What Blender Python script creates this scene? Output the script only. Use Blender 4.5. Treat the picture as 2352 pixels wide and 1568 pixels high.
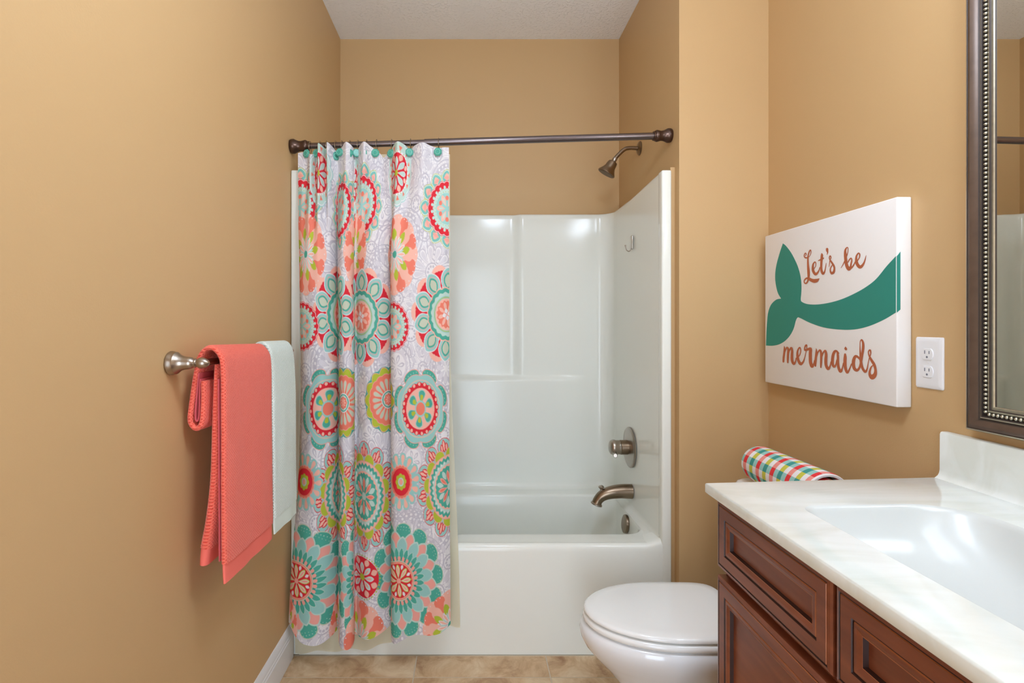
import bpy, bmesh, math, random
import numpy as np
from mathutils import Vector, Matrix

# ------------------------------------------------------------------ reset
for o in list(bpy.data.objects):
    bpy.data.objects.remove(o, do_unlink=True)
scene = bpy.context.scene
COL = scene.collection
random.seed(7)
np.random.seed(7)

# ------------------------------------------------------------------ camera, world, exposure
F = 1250.0            # focal length in pixels of the 2352 px wide frame
CX, CY, CH = 1080.0, 746.0, 1.303
cam_d = bpy.data.cameras.new('camera')
cam_d.sensor_width = 36.0
cam_d.lens = F / 2352.0 * 36.0
cam_d.shift_x = (1176.0 - CX) / 2352.0
cam_d.shift_y = -(784.0 - CY) / 2352.0
cam_d.clip_start = 0.02
cam = bpy.data.objects.new('camera', cam_d)
COL.objects.link(cam)
cam.location = (0, 0, CH)
cam.rotation_euler = (math.radians(90), 0, 0)
scene.camera = cam

w = bpy.data.worlds.new('world')
scene.world = w
w.use_nodes = True
w.node_tree.nodes['Background'].inputs[0].default_value = (0.86, 1.0, 1.18, 1)
w.node_tree.nodes['Background'].inputs[1].default_value = 3.2
scene.view_settings.view_transform = 'Standard'
scene.view_settings.look = 'None'
scene.view_settings.gamma = 1.0
scene.view_settings.use_curve_mapping = False
scene.view_settings.exposure = 0.84

# strengths of the two added, unseen lamps (their meshes are built further down)
ADDED_PENDANT = 26.0
ADDED_VANITY = 17.0

# ------------------------------------------------------------------ helpers
def lin(r, g, b):
    def f(c):
        c /= 255.0
        return c / 12.92 if c <= 0.04045 else ((c + 0.055) / 1.055) ** 2.4
    return (f(r), f(g), f(b))

def new_mat(name):
    m = bpy.data.materials.new(name)
    m.use_nodes = True
    nt = m.node_tree
    return m, nt, nt.nodes['Principled BSDF']

def simple(name, rgb, rough=0.5, metal=0.0, spec=0.5, coat=0.0, bump=None, var=0.0, var_scale=8.0):
    m, nt, b = new_mat(name)
    c = lin(*rgb)
    b.inputs['Base Color'].default_value = (*c, 1)
    b.inputs['Roughness'].default_value = rough
    b.inputs['Metallic'].default_value = metal
    b.inputs['Specular IOR Level'].default_value = spec
    b.inputs['Coat Weight'].default_value = coat
    b.inputs['Coat Roughness'].default_value = 0.05
    tc = nt.nodes.new('ShaderNodeTexCoord')
    if var > 0:
        n = nt.nodes.new('ShaderNodeTexNoise')
        n.inputs['Scale'].default_value = var_scale
        n.inputs['Detail'].default_value = 4
        nt.links.new(tc.outputs['Object'], n.inputs['Vector'])
        mx = nt.nodes.new('ShaderNodeMix'); mx.data_type = 'RGBA'
        mx.inputs[6].default_value = (*[v * (1 - var) for v in c], 1)
        mx.inputs[7].default_value = (*[min(1, v * (1 + var)) for v in c], 1)
        nt.links.new(n.outputs['Fac'], mx.inputs[0])
        nt.links.new(mx.outputs[2], b.inputs['Base Color'])
    if bump:
        n = nt.nodes.new('ShaderNodeTexNoise')
        n.inputs['Scale'].default_value = bump[0]
        n.inputs['Detail'].default_value = 3
        nt.links.new(tc.outputs['Object'], n.inputs['Vector'])
        bp = nt.nodes.new('ShaderNodeBump')
        bp.inputs['Strength'].default_value = bump[1]
        bp.inputs['Distance'].default_value = bump[2]
        nt.links.new(n.outputs['Fac'], bp.inputs['Height'])
        nt.links.new(bp.outputs['Normal'], b.inputs['Normal'])
    return m

def mk(name, verts, faces, mat=None, parent=None, smooth=True, angle=35, mats=None, midx=None):
    me = bpy.data.meshes.new(name)
    me.from_pydata([tuple(v) for v in verts], [], [tuple(f) for f in faces])
    ml = mats if mats else [mat]
    for m in ml:
        me.materials.append(m)
    if midx is not None:
        me.polygons.foreach_set('material_index', np.array(midx, dtype=np.int32))
    bm = bmesh.new(); bm.from_mesh(me)
    bmesh.ops.recalc_face_normals(bm, faces=bm.faces)
    bm.to_mesh(me); bm.free()
    return link(name, me, parent, smooth, angle)

def link(name, me, parent=None, smooth=True, angle=35):
    if smooth:
        me.polygons.foreach_set('use_smooth', np.ones(len(me.polygons), dtype=bool))
        me.set_sharp_from_angle(angle=math.radians(angle))
    me.update()
    o = bpy.data.objects.new(name, me)
    COL.objects.link(o)
    if parent is not None:
        o.parent = parent
        o.matrix_parent_inverse = Matrix.Translation(parent.location).inverted()
    return o

def from_bm(name, bm, mat, parent=None, smooth=True, angle=35):
    bmesh.ops.recalc_face_normals(bm, faces=bm.faces)
    me = bpy.data.meshes.new(name)
    bm.to_mesh(me); bm.free()
    me.materials.append(mat)
    return link(name, me, parent, smooth, angle)

def box(name, x0, x1, y0, y1, z0, z1, mat, parent=None, bevel=0.0, seg=2):
    bm = bmesh.new()
    vs = [bm.verts.new((x, y, z)) for x in (x0, x1) for y in (y0, y1) for z in (z0, z1)]
    for f in ((0, 1, 3, 2), (4, 6, 7, 5), (0, 4, 5, 1), (2, 3, 7, 6), (0, 2, 6, 4), (1, 5, 7, 3)):
        bm.faces.new([vs[i] for i in f])
    if bevel > 0:
        bmesh.ops.bevel(bm, geom=list(bm.edges), offset=bevel, segments=seg, profile=0.5, affect='EDGES')
    return from_bm(name, bm, mat, parent)

def basis(axis):
    a = Vector(axis).normalized()
    t = Vector((0, 0, 1)) if abs(a.z) < 0.9 else Vector((1, 0, 0))
    u = a.cross(t).normalized(); v = a.cross(u).normalized()
    return a, u, v

def lathe(name, prof, origin, axis, mat, parent=None, seg=32, angle=35):
    """prof: list of (radius, height along axis)"""
    a, u, v = basis(axis)
    o = Vector(origin)
    verts, faces = [], []
    for r, h in prof:
        for k in range(seg):
            t = 2 * math.pi * k / seg
            verts.append(o + a * h + (u * math.cos(t) + v * math.sin(t)) * max(r, 1e-5))
    for i in range(len(prof) - 1):
        for k in range(seg):
            k2 = (k + 1) % seg
            faces.append((i * seg + k, i * seg + k2, (i + 1) * seg + k2, (i + 1) * seg + k))
    faces.append(tuple(range(seg)))
    faces.append(tuple((len(prof) - 1) * seg + k for k in range(seg)))
    return mk(name, verts, faces, mat, parent, True, angle)

def crom(pts, n=8, closed=False):
    """Catmull-Rom resampling of a list of tuples"""
    P = [np.array(p, dtype=float) for p in pts]
    out = []
    m = len(P)
    rng = range(m if closed else m - 1)
    for i in rng:
        if closed:
            p0, p1, p2, p3 = P[i - 1], P[i], P[(i + 1) % m], P[(i + 2) % m]
        else:
            p1, p2 = P[i], P[i + 1]
            p0 = P[i - 1] if i > 0 else 2 * p1 - p2
            p3 = P[i + 2] if i + 2 < m else 2 * p2 - p1
        for k in range(n):
            t = k / n
            out.append(0.5 * ((2 * p1) + (-p0 + p2) * t + (2 * p0 - 5 * p1 + 4 * p2 - p3) * t * t
                              + (-p0 + 3 * p1 - 3 * p2 + p3) * t ** 3))
    if not closed:
        out.append(P[-1])
    return out

def tube(name, path, rad, mat, parent=None, seg=16, closed=False, angle=40):
    """path: list of (x,y,z) ; rad: number or list"""
    pts = [Vector(p) for p in path]
    n = len(pts)
    rads = rad if hasattr(rad, '__len__') else [rad] * n
    verts, faces = [], []
    pu = None
    for i in range(n):
        if closed:
            d = (pts[(i + 1) % n] - pts[i - 1]).normalized()
        else:
            d = (pts[min(i + 1, n - 1)] - pts[max(i - 1, 0)]).normalized()
        if pu is None:
            _, u, v = basis(d)
        else:
            u = (pu - d * pu.dot(d)).normalized()
            v = d.cross(u).normalized()
        pu = u
        for k in range(seg):
            t = 2 * math.pi * k / seg
            verts.append(pts[i] + (u * math.cos(t) + v * math.sin(t)) * rads[i])
    rng = n if closed else n - 1
    for i in range(rng):
        j = (i + 1) % n
        for k in range(seg):
            k2 = (k + 1) % seg
            faces.append((i * seg + k, i * seg + k2, j * seg + k2, j * seg + k))
    if not closed:
        faces.append(tuple(range(seg)))
        faces.append(tuple((n - 1) * seg + k for k in range(seg)))
    return mk(name, verts, faces, mat, parent, True, angle)

def loft(name, rings, mat, parent=None, cap0=True, cap1=True, angle=40):
    n = len(rings[0])
    verts, faces = [], []
    for r in rings:
        verts += list(r)
    for i in range(len(rings) - 1):
        for k in range(n):
            k2 = (k + 1) % n
            faces.append((i * n + k, i * n + k2, (i + 1) * n + k2, (i + 1) * n + k))
    if cap0: faces.append(tuple(range(n)))
    if cap1: faces.append(tuple((len(rings) - 1) * n + k for k in range(n)))
    return mk(name, verts, faces, mat, parent, True, angle)

def rrect(x0, x1, y0, y1, r, n=8):
    """rounded rectangle, r = single radius or radii for corners (x1y1, x0y1, x0y0, x1y0)"""
    rs = r if hasattr(r, '__len__') else [r] * 4
    cs = [(x1, y1, -1, -1, 0), (x0, y1, 1, -1, 90), (x0, y0, 1, 1, 180), (x1, y0, -1, 1, 270)]
    out = []
    for (cx, cy, sx, sy, a0), rr in zip(cs, rs):
        for k in range(n + 1):
            a = math.radians(a0 + 90 * k / n)
            out.append((cx + sx * rr + rr * math.cos(a), cy + sy * rr + rr * math.sin(a)))
    return out

def thing(name, label, cat, loc=(0, 0, 0), group=None):
    o = bpy.data.objects.new(name, None)
    COL.objects.link(o)
    o.location = loc
    o.empty_display_size = 0.05
    return tag(o, label, cat, group)

def tag(o, label, cat, group=None):
    o['label'] = label; o['category'] = cat
    if group: o['group'] = group
    return o

def struct(o, label=None, cat=None):
    o['kind'] = 'structure'
    if label: o['label'] = label
    if cat: o['category'] = cat
    return o

def sstep(a, b, x):
    t = np.clip((x - a) / (b - a), 0, 1)
    return t * t * (3 - 2 * t)

# ------------------------------------------------------------------ materials
WALL = simple('tan_wall_paint', (204, 169, 121), 0.5, bump=(260, 0.12, 0.002), spec=0.35)
CEIL = None
def ceil_mat():
    m, nt, b = new_mat('textured_ceiling_paint')
    b.inputs['Base Color'].default_value = (*lin(246, 246, 246), 1)
    b.inputs['Roughness'].default_value = 0.9
    tc = nt.nodes.new('ShaderNodeTexCoord')
    n = nt.nodes.new('ShaderNodeTexNoise'); n.inputs['Scale'].default_value = 75; n.inputs['Detail'].default_value = 3
    nt.links.new(tc.outputs['Object'], n.inputs['Vector'])
    r = nt.nodes.new('ShaderNodeValToRGB')
    r.color_ramp.elements[0].position = 0.52; r.color_ramp.elements[1].position = 0.66
    nt.links.new(n.outputs['Fac'], r.inputs['Fac'])
    bp = nt.nodes.new('ShaderNodeBump'); bp.inputs['Strength'].default_value = 0.5; bp.inputs['Distance'].default_value = 0.004
    nt.links.new(r.outputs['Color'], bp.inputs['Height'])
    nt.links.new(bp.outputs['Normal'], b.inputs['Normal'])
    return m
CEIL = ceil_mat()
TRIM = simple('white_trim_paint', (232, 232, 232), 0.35)
TUBM = simple('glossy_white_fiberglass', (238, 240, 231), 0.13, spec=0.3, coat=0.0)
PORC = simple('white_porcelain', (238, 241, 243), 0.12, coat=0.5)
SEATM = simple('white_toilet_seat_plastic', (244, 246, 244), 0.1)
NICKEL = simple('brushed_nickel', (172, 162, 150), 0.3, 1.0, bump=(400, 0.05, 0.0005))
NICKEL_D = simple('aged_brushed_nickel', (142, 124, 104), 0.3, 1.0)
BRONZE = simple('oil_rubbed_bronze', (92, 72, 62), 0.28, 0.85, spec=0.5)
BRONZE_L = simple('bronze_tube', (112, 100, 98), 0.25, 0.9)
WIRE = simple('ring_wire_metal', (150, 132, 108), 0.3, 1.0)
PLASTIC = simple('white_outlet_plastic', (238, 238, 240), 0.3)
SLOT = simple('dark_slot', (120, 122, 135), 0.6)
CANVAS = simple('white_canvas', (240, 236, 232), 0.8, bump=(900, 0.1, 0.0006))
TEALP = simple('teal_paint', (38, 140, 125), 0.6)
COPPERP = simple('copper_orange_print', (186, 102, 64), 0.6)
GROUT = simple('beige_grout', (208, 194, 172), 0.9, bump=(300, 0.2, 0.002))

def tile_mat():
    m, nt, b = new_mat('travertine_tile')
    tc = nt.nodes.new('ShaderNodeTexCoord')
    geo = nt.nodes.new('ShaderNodeObjectInfo')
    n1 = nt.nodes.new('ShaderNodeTexNoise'); n1.inputs['Scale'].default_value = 9; n1.inputs['Detail'].default_value = 8; n1.inputs['Roughness'].default_value = 0.65
    n1.inputs['Distortion'].default_value = 0.6
    add = nt.nodes.new('ShaderNodeVectorMath'); add.operation = 'ADD'
    g2 = nt.nodes.new('ShaderNodeNewGeometry')
    nt.links.new(g2.outputs['Position'], add.inputs[0])
    nt.links.new(geo.outputs['Random'], add.inputs[1])
    nt.links.new(add.outputs[0], n1.inputs['Vector'])
    r = nt.nodes.new('ShaderNodeValToRGB')
    e = r.color_ramp.elements
    e[0].position = 0.3; e[0].color = (*lin(158, 118, 82), 1)
    e[1].position = 0.72; e[1].color = (*lin(232, 212, 178), 1)
    k = e.new(0.5); k.color = (*lin(206, 174, 134), 1)
    nt.links.new(n1.outputs['Fac'], r.inputs['Fac'])
    nt.links.new(r.outputs['Color'], b.inputs['Base Color'])
    b.inputs['Roughness'].default_value = 0.45
    bp = nt.nodes.new('ShaderNodeBump'); bp.inputs['Strength'].default_value = 0.15; bp.inputs['Distance'].default_value = 0.003
    nt.links.new(n1.outputs['Fac'], bp.inputs['Height']); nt.links.new(bp.outputs['Normal'], b.inputs['Normal'])
    return m
TILE = tile_mat()

def marble_mat():
    m, nt, b = new_mat('cultured_marble')
    g = nt.nodes.new('ShaderNodeNewGeometry')
    mp = nt.nodes.new('ShaderNodeMapping'); mp.inputs['Rotation'].default_value = (0, 0, 0.6); mp.inputs['Scale'].default_value = (2.0, 7.0, 4.0)
    nt.links.new(g.outputs['Position'], mp.inputs['Vector'])
    n = nt.nodes.new('ShaderNodeTexNoise'); n.inputs['Scale'].default_value = 1.6; n.inputs['Detail'].default_value = 6; n.inputs['Distortion'].default_value = 1.4
    nt.links.new(mp.outputs[0], n.inputs['Vector'])
    r = nt.nodes.new('ShaderNodeValToRGB'); e = r.color_ramp.elements
    e[0].position = 0.38; e[0].color = (*lin(226, 230, 222), 1)
    e[1].position = 0.62; e[1].color = (*lin(236, 241, 237), 1)
    nt.links.new(n.outputs['Fac'], r.inputs['Fac']); nt.links.new(r.outputs['Color'], b.inputs['Base Color'])
    b.inputs['Roughness'].default_value = 0.13
    b.inputs['Coat Weight'].default_value = 0.3
    return m
MARBLE = marble_mat()

def wood_mat(name, c0, c1):
    m, nt, b = new_mat(name)
    tc = nt.nodes.new('ShaderNodeTexCoord')
    mp = nt.nodes.new('ShaderNodeMapping'); mp.inputs['Scale'].default_value = (3, 2.2, 14)
    nt.links.new(tc.outputs['Object'], mp.inputs['Vector'])
    n = nt.nodes.new('ShaderNodeTexNoise'); n.inputs['Scale'].default_value = 2.4; n.inputs['Detail'].default_value = 6; n.inputs['Distortion'].default_value = 0.4
    nt.links.new(mp.outputs[0], n.inputs['Vector'])
    r = nt.nodes.new('ShaderNodeValToRGB'); e = r.color_ramp.elements
    e[0].position = 0.3; e[0].color = (*lin(*c0), 1); e[1].position = 0.75; e[1].color = (*lin(*c1), 1)
    nt.links.new(n.outputs['Fac'], r.inputs['Fac']); nt.links.new(r.outputs['Color'], b.inputs['Base Color'])
    b.inputs['Roughness'].default_value = 0.34
    return m
WOOD = wood_mat('cherry_stained_wood', (108, 55, 34), (138, 76, 48))
WOOD_E = wood_mat('worn_cherry_edge', (160, 90, 52), (184, 112, 70))
GLAZE = simple('dark_glaze', (48, 22, 14), 0.4)
FRAME_BR = simple('dark_bronze_wood', (92, 74, 62), 0.35, 0.3, var=0.3, var_scale=40)
FRAME_SV = simple('antique_silver_leaf', (190, 184, 164), 0.3, 0.85, var=0.25, var_scale=90)
FRAME_DK = simple('dark_frame_channel', (66, 56, 50), 0.5, 0.3)
MIRROR = simple('mirror_silver', (240, 237, 228), 0.0, 1.0)
RINGTEAL = simple('teal_enamel', (72, 165, 145), 0.3)
RINGTEAL_L = simple('light_teal_edge', (150, 210, 196), 0.35)

def terry(name, c, c2, scale=420.0):
    m, nt, b = new_mat(name)
    tc = nt.nodes.new('ShaderNodeTexCoord')
    outs = []
    for ang in (0.75, -0.75):
        mp = nt.nodes.new('ShaderNodeMapping'); mp.inputs['Rotation'].default_value = (ang, 0, 0)
        nt.links.new(tc.outputs['Object'], mp.inputs['Vector'])
        wv = nt.nodes.new('ShaderNodeTexWave'); wv.bands_direction = 'Z'; wv.inputs['Scale'].default_value = scale / 8.0
        wv.inputs['Distortion'].default_value = 1.2; wv.inputs['Detail'].default_value = 2; wv.inputs['Detail Scale'].default_value = 3
        nt.links.new(mp.outputs[0], wv.inputs['Vector']); outs.append(wv)
    mul = nt.nodes.new('ShaderNodeMath'); mul.operation = 'MAXIMUM'
    nt.links.new(outs[0].outputs['Fac'], mul.inputs[0]); nt.links.new(outs[1].outputs['Fac'], mul.inputs[1])
    ns = nt.nodes.new('ShaderNodeTexNoise'); ns.inputs['Scale'].default_value = 500; ns.inputs['Detail'].default_value = 2
    nt.links.new(tc.outputs['Object'], ns.inputs['Vector'])
    ad = nt.nodes.new('ShaderNodeMath'); ad.operation = 'ADD'
    nt.links.new(mul.outputs[0], ad.inputs[0]); nt.links.new(ns.outputs['Fac'], ad.inputs[1])
    r = nt.nodes.new('ShaderNodeValToRGB'); e = r.color_ramp.elements
    e[0].position = 0.75; e[0].color = (*lin(*c2), 1); e[1].position = 1.15; e[1].color = (*lin(*c), 1)
    e[1].position = 1.0
    nt.links.new(ad.outputs[0], r.inputs['Fac']); nt.links.new(r.outputs['Color'], b.inputs['Base Color'])
    bp = nt.nodes.new('ShaderNodeBump'); bp.inputs['Strength'].default_value = 0.6; bp.inputs['Distance'].default_value = 0.003
    nt.links.new(ad.outputs[0], bp.inputs['Height']); nt.links.new(bp.outputs['Normal'], b.inputs['Normal'])
    b.inputs['Roughness'].default_value = 0.95
    b.inputs['Specular IOR Level'].default_value = 0.1
    b.inputs['Sheen Weight'].default_value = 0.25
    return m
CORAL = terry('coral_terry', (255, 122, 102), (238, 80, 66))
CORAL_B = simple('coral_woven_border', (252, 122, 108), 0.9, bump=(500, 0.2, 0.001))
CORAL_P = simple('coral_hem_piping', (214, 96, 104), 0.9)
MINT = terry('mint_terry', (232, 244, 237), (200, 224, 213), 380)
MINT_B = simple('mint_woven_border', (226, 241, 233), 0.9, bump=(500, 0.2, 0.001))

def attr_mat(name, translucent=0.0, bump=None):
    m, nt, b = new_mat(name)
    a = nt.nodes.new('ShaderNodeAttribute'); a.attribute_name = 'print'
    nt.links.new(a.outputs['Color'], b.inputs['Base Color'])
    b.inputs['Roughness'].default_value = 0.75
    b.inputs['Specular IOR Level'].default_value = 0.2
    if bump:
        tc = nt.nodes.new('ShaderNodeTexCoord')
        n = nt.nodes.new('ShaderNodeTexNoise'); n.inputs['Scale'].default_value = bump[0]
        nt.links.new(tc.outputs['Object'], n.inputs['Vector'])
        bp = nt.nodes.new('ShaderNodeBump'); bp.inputs['Strength'].default_value = bump[1]; bp.inputs['Distance'].default_value = bump[2]
        nt.links.new(n.outputs['Fac'], bp.inputs['Height']); nt.links.new(bp.outputs['Normal'], b.inputs['Normal'])
    if translucent > 0:
        t = nt.nodes.new('ShaderNodeBsdfTranslucent'); nt.links.new(a.outputs['Color'], t.inputs['Color'])
        mx = nt.nodes.new('ShaderNodeMixShader'); mx.inputs[0].default_value = translucent
        nt.links.new(b.outputs[0], mx.inputs[1]); nt.links.new(t.outputs[0], mx.inputs[2])
        nt.links.new(mx.outputs[0], nt.nodes['Material Output'].inputs[0])
    return m
PRINT = attr_mat('printed_curtain_fabric', 0.15, (140, 0.1, 0.002))
CHECK = attr_mat('checked_terry', 0.0, (700, 0.5, 0.002))

def liner_mat():
    m, nt, b = new_mat('cream_vinyl_liner')
    b.inputs['Base Color'].default_value = (*lin(238, 230, 200), 1)
    b.inputs['Roughness'].default_value = 0.35
    tr = nt.nodes.new('ShaderNodeBsdfTransparent'); tr.inputs[0].default_value = (0.93, 0.91, 0.84, 1)
    mx = nt.nodes.new('ShaderNodeMixShader'); mx.inputs[0].default_value = 0.45
    nt.links.new(b.outputs[0], mx.inputs[1]); nt.links.new(tr.outputs[0], mx.inputs[2])
    nt.links.new(mx.outputs[0], nt.nodes['Material Output'].inputs[0])
    return m
LINER = liner_mat()

def emis(name, rgb, s):
    m, nt, b = new_mat(name)
    b.inputs['Base Color'].default_value = (0.8, 0.8, 0.8, 1)
    b.inputs['Emission Color'].default_value = (*rgb, 1)
    b.inputs['Emission Strength'].default_value = s
    return m

# ------------------------------------------------------------------ room shell
XL, XP, XR = -0.71, 0.814, 1.162       # left wall, alcove right wall, right wall
YP, YB, YR = 2.12, 2.976, -1.25        # partition face, alcove back wall, rear wall
ZC = 2.865
TF = 2.149                             # tub front plane

fl = struct(box('floor', XL, XR, YR, YB, -0.08, -0.0015, GROUT), 'beige stone tile floor')
T = 0.507
tile_me = None
def tile_piece(x0, x1, y0, y1):
    box('floor_tile', x0 + 0.0022, x1 - 0.0022, y0 + 0.0022, y1 - 0.0022, -0.0015, 0.0, TILE, fl, 0.0007, 1)
xs = [XL, -0.21, 0.297, 0.804, XR]
ys = [TF - 0.004]
y = 2.013
while y > YR:
    ys.append(y); y -= T
ys.append(YR)
for i in range(len(xs) - 1):
    for j in range(len(ys) - 1):
        tile_piece(xs[i], xs[i + 1], ys[j + 1], ys[j])

struct(box('ceiling', XL - 0.1, XR + 0.1, YR - 0.1, YB + 0.1, ZC, ZC + 0.08, CEIL), 'white knockdown textured ceiling')
struct(box('wall_left', XL - 0.1, XL, YR, YB + 0.1, -0.08, ZC, WALL), 'tan painted wall with the towel bar')
struct(box('wall_back', XL, XR + 0.1, YB, YB + 0.1, -0.08, ZC, WALL), 'tan painted wall behind the bathtub')
struct(box('wall_partition', XP, XR + 0.1, YP, YB, -0.08, ZC, WALL), 'tan painted partition between bathtub and toilet')
struct(box('wall_right', XR, XR + 0.1, YR, YP, -0.08, ZC, WALL), 'tan painted wall with mirror and canvas')
struct(box('trim_1', 0.7965, XP, YP + 0.045, YP + 0.09, 0.0, 1.93, WALL), 'narrow tan painted return beside the surround flange')
# rear wall with an open doorway
def rear_wall():
    x0, x1, zd = -0.5, 0.4, 2.05
    bm = bmesh.new()
    for (a, b, c, d) in ((XL - 0.1, x0, -0.08, ZC), (x1, XR + 0.1, -0.08, ZC), (x0, x1, zd, ZC)):
        r = bmesh.ops.create_cube(bm, size=1.0)
        for v in r['verts']:
            v.co = Vector(((a + b) / 2 + v.co.x * (b - a), YR - 0.06 + v.co.y * 0.12, (c + d) / 2 + v.co.z * (d - c)))
    return from_bm('wall_rear', bm, WALL, None, False)
struct(rear_wall(), 'tan painted wall with the open doorway')

def baseboard(name, p0, p1, nrm, label):
    """extruded moulding, p0->p1 along wall foot, nrm points into the room"""
    prof = [(0, 0), (0.016, 0), (0.016, 0.088), (0.0135, 0.092), (0.0135, 0.098), (0.011, 0.103), (0.011, 0.108), (0.0075, 0.116), (0.006, 0.124), (0.003, 0.13), (0, 0.13)]
    p0 = Vector(p0); p1 = Vector(p1); nrm = Vector(nrm)
    verts = []
    for p in (p0, p1):
        for d, z in prof:
            verts.append(p + nrm * d + Vector((0, 0, z)))
    n = len(prof)
    faces = [(i, (i + 1) % n, n + (i + 1) % n, n + i) for i in range(n)] + [tuple(range(n)), tuple(range(n, 2 * n))]
    return struct(mk(name, verts, faces, TRIM, None, True, 25), label)
baseboard('baseboard_left', (XL, YR, 0), (XL, TF - 0.012, 0), (1, 0, 0), 'white moulded baseboard on the towel bar wall')
baseboard('baseboard_partition', (XP + 0.002, YP, 0), (XR - 0.017, YP, 0), (0, -1, 0), 'white moulded baseboard behind the toilet')
baseboard('baseboard_right', (XR, 1.34, 0), (XR, YP - 0.017, 0), (-1, 0, 0), 'white moulded baseboard on the toilet wall')

# ------------------------------------------------------------------ added lamps, unseen outside the frame, to light the room
LX, LY = 0.22, 0.75
cl = thing('added_pendant_light', 'added unseen globe pendant that lights the room', 'added ceiling light', (LX, LY, ZC))  # invented pendant, hung low to brighten the ceiling and alcove
lathe('canopy', [(0.0, 0), (0.075, 0), (0.075, -0.012), (0.06, -0.025), (0.0, -0.026)], (LX, LY, ZC), (0, 0, 1), NICKEL, cl)
lathe('stem', [(0.008, -0.02), (0.008, -0.42)], (LX, LY, ZC), (0, 0, 1), NICKEL, cl, 12)
lathe('globe', [(0.0, -0.40), (0.06, -0.41), (0.10, -0.44), (0.125, -0.49), (0.125, -0.53), (0.10, -0.58), (0.06, -0.61), (0.0, -0.622)], (LX, LY, ZC), (0, 0, 1), emis('added_pendant_glow', (0.85, 1.0, 1.22), ADDED_PENDANT), cl)
vl = thing('added_vanity_light', 'added unseen three-globe light above the framed mirror', 'added wall light', (XR, 0.72, 2.3))  # added fixture out of view, lights the room from the mirror wall
box('backplate', XR - 0.025, XR - 0.001, 0.42, 1.02, 2.26, 2.36, NICKEL, vl, 0.008)
vm = emis('added_vanity_glow', (0.85, 1.0, 1.22), ADDED_VANITY)
for yy in (0.5, 0.72, 0.94):
    tube('arm', crom([(XR - 0.02, yy, 2.31), (XR - 0.09, yy, 2.315), (XR - 0.12, yy, 2.285)], 5), 0.009, NICKEL, vl, 10)
    lathe('globe', [(0.0, 0.0), (0.03, 0.002), (0.052, 0.02), (0.062, 0.05), (0.056, 0.085), (0.035, 0.108), (0.0, 0.116)], (XR - 0.12, yy, 2.284), (0, 0, -1), vm, vl, 24)

# ------------------------------------------------------------------ bathtub with surround
TX0, TX1 = XL + 0.001, 0.796
ZR = 0.4365
tub = thing('bathtub', 'glossy white one-piece bathtub and shower surround in the alcove', 'bathtub', ((TX0 + TX1) / 2, 2.55, 0))

def surround():
    xl, xr, yb = -0.664, 0.752, 2.915
    r = 0.075
    plan = []
    for k in range(18):
        plan.append((xl - 0.006 * (1 - k / 17), TF + 0.03 + (yb - r - TF - 0.03) * k / 18, 1, 0, 0))
    for k in range(9):
        a = math.pi - (math.pi / 2) * k / 8
        plan.append((xl + r + r * math.cos(a), yb - r + r * math.sin(a), -math.cos(a), -math.sin(a), 1))
    nb = 90
    for k in range(1, nb):
        plan.append((xl + r + (xr - xl - 2 * r) * k / nb, yb, 0, -1, 2))
    for k in range(9):
        a = math.pi / 2 - (math.pi / 2) * k / 8
        plan.append((xr - r + r * math.cos(a), yb - r + r * math.sin(a), -math.cos(a), -math.sin(a), 1))
    for k in range(1, 19):
        plan.append((xr + 0.006 * k / 18, yb - r + (TF + 0.03 - yb + r) * k / 18, -1, 0, 0))
    zs = [ZR, ZR + .004, ZR + .01, ZR + .018, ZR + .03, .55, .7, .85, .93, .975, .99, 1.0, 1.008, 1.016, 1.024, 1.032, 1.04, 1.06, 1.2, 1.4, 1.6, 1.75, 1.84, 1.87, 1.885]
    verts, faces = [], []
    nz = len(zs)
    tops = []
    for (x, y, nx, ny, kind) in plan:
        rise = 0.018 * float(sstep(0.62, 0.0, (y - TF) / (yb - TF)))
        col = []
        for j, z in enumerate(zs):
            d = 0.0
            if z < ZR + 0.03:
                t = (ZR + 0.03 - z) / 0.03
                d = 0.03 * (1 - math.sqrt(max(0, 1 - t * t)))
            px, py = x + nx * d, y + ny * d
            if kind == 2:
                win = float(sstep(xl + r, xl + r + 0.06, x) * sstep(xr - r, xr - r - 0.06, x))
                up = 0.018 * (1 - float(sstep(0.232, 0.275, x)))          # recessed panel
                wl = 1 - float(sstep(0.45, 0.66, x))
                low = -0.018 * wl
                f = float(sstep(1.036, 1.004, z))
                py += win * (up * (1 - f) + low * f)
            zz = z + (rise * (z - ZR) / (zs[-1] - ZR))
            col.append((px, py, zz))
        # rolled top edge outwards
        x2, y2, z2 = col[-1]
        col += [(x2 - nx * 0.003, y2 - ny * 0.003, z2 + 0.008), (x2 - nx * 0.010, y2 - ny * 0.010, z2 + 0.0115)]
        ox = min(max(x - nx * 0.4 * (abs(nx) > 0.3), TX0), TX1 - 0.001)
        oy = y2 - ny * 0.4 if abs(ny) > 0.3 else y2
        oy = min(oy, YB - 0.001)
        col.append((ox, oy, z2 + 0.0115))
        verts += col
    m = nz + 3
    for i in range(len(plan) - 1):
        for j in range(m - 1):
            faces.append((i * m + j, (i + 1) * m + j, (i + 1) * m + j + 1, i * m + j + 1))
    return mk('surround_wall', verts, faces, TUBM, tub, True, 60)
surround()
for x0, x1 in ((TX0, -0.672), (0.757, TX1)):
    box('front_flange', x0, x1, TF, TF + 0.045, 0.0, 1.9155, TUBM, tub, 0.007, 3)

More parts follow.
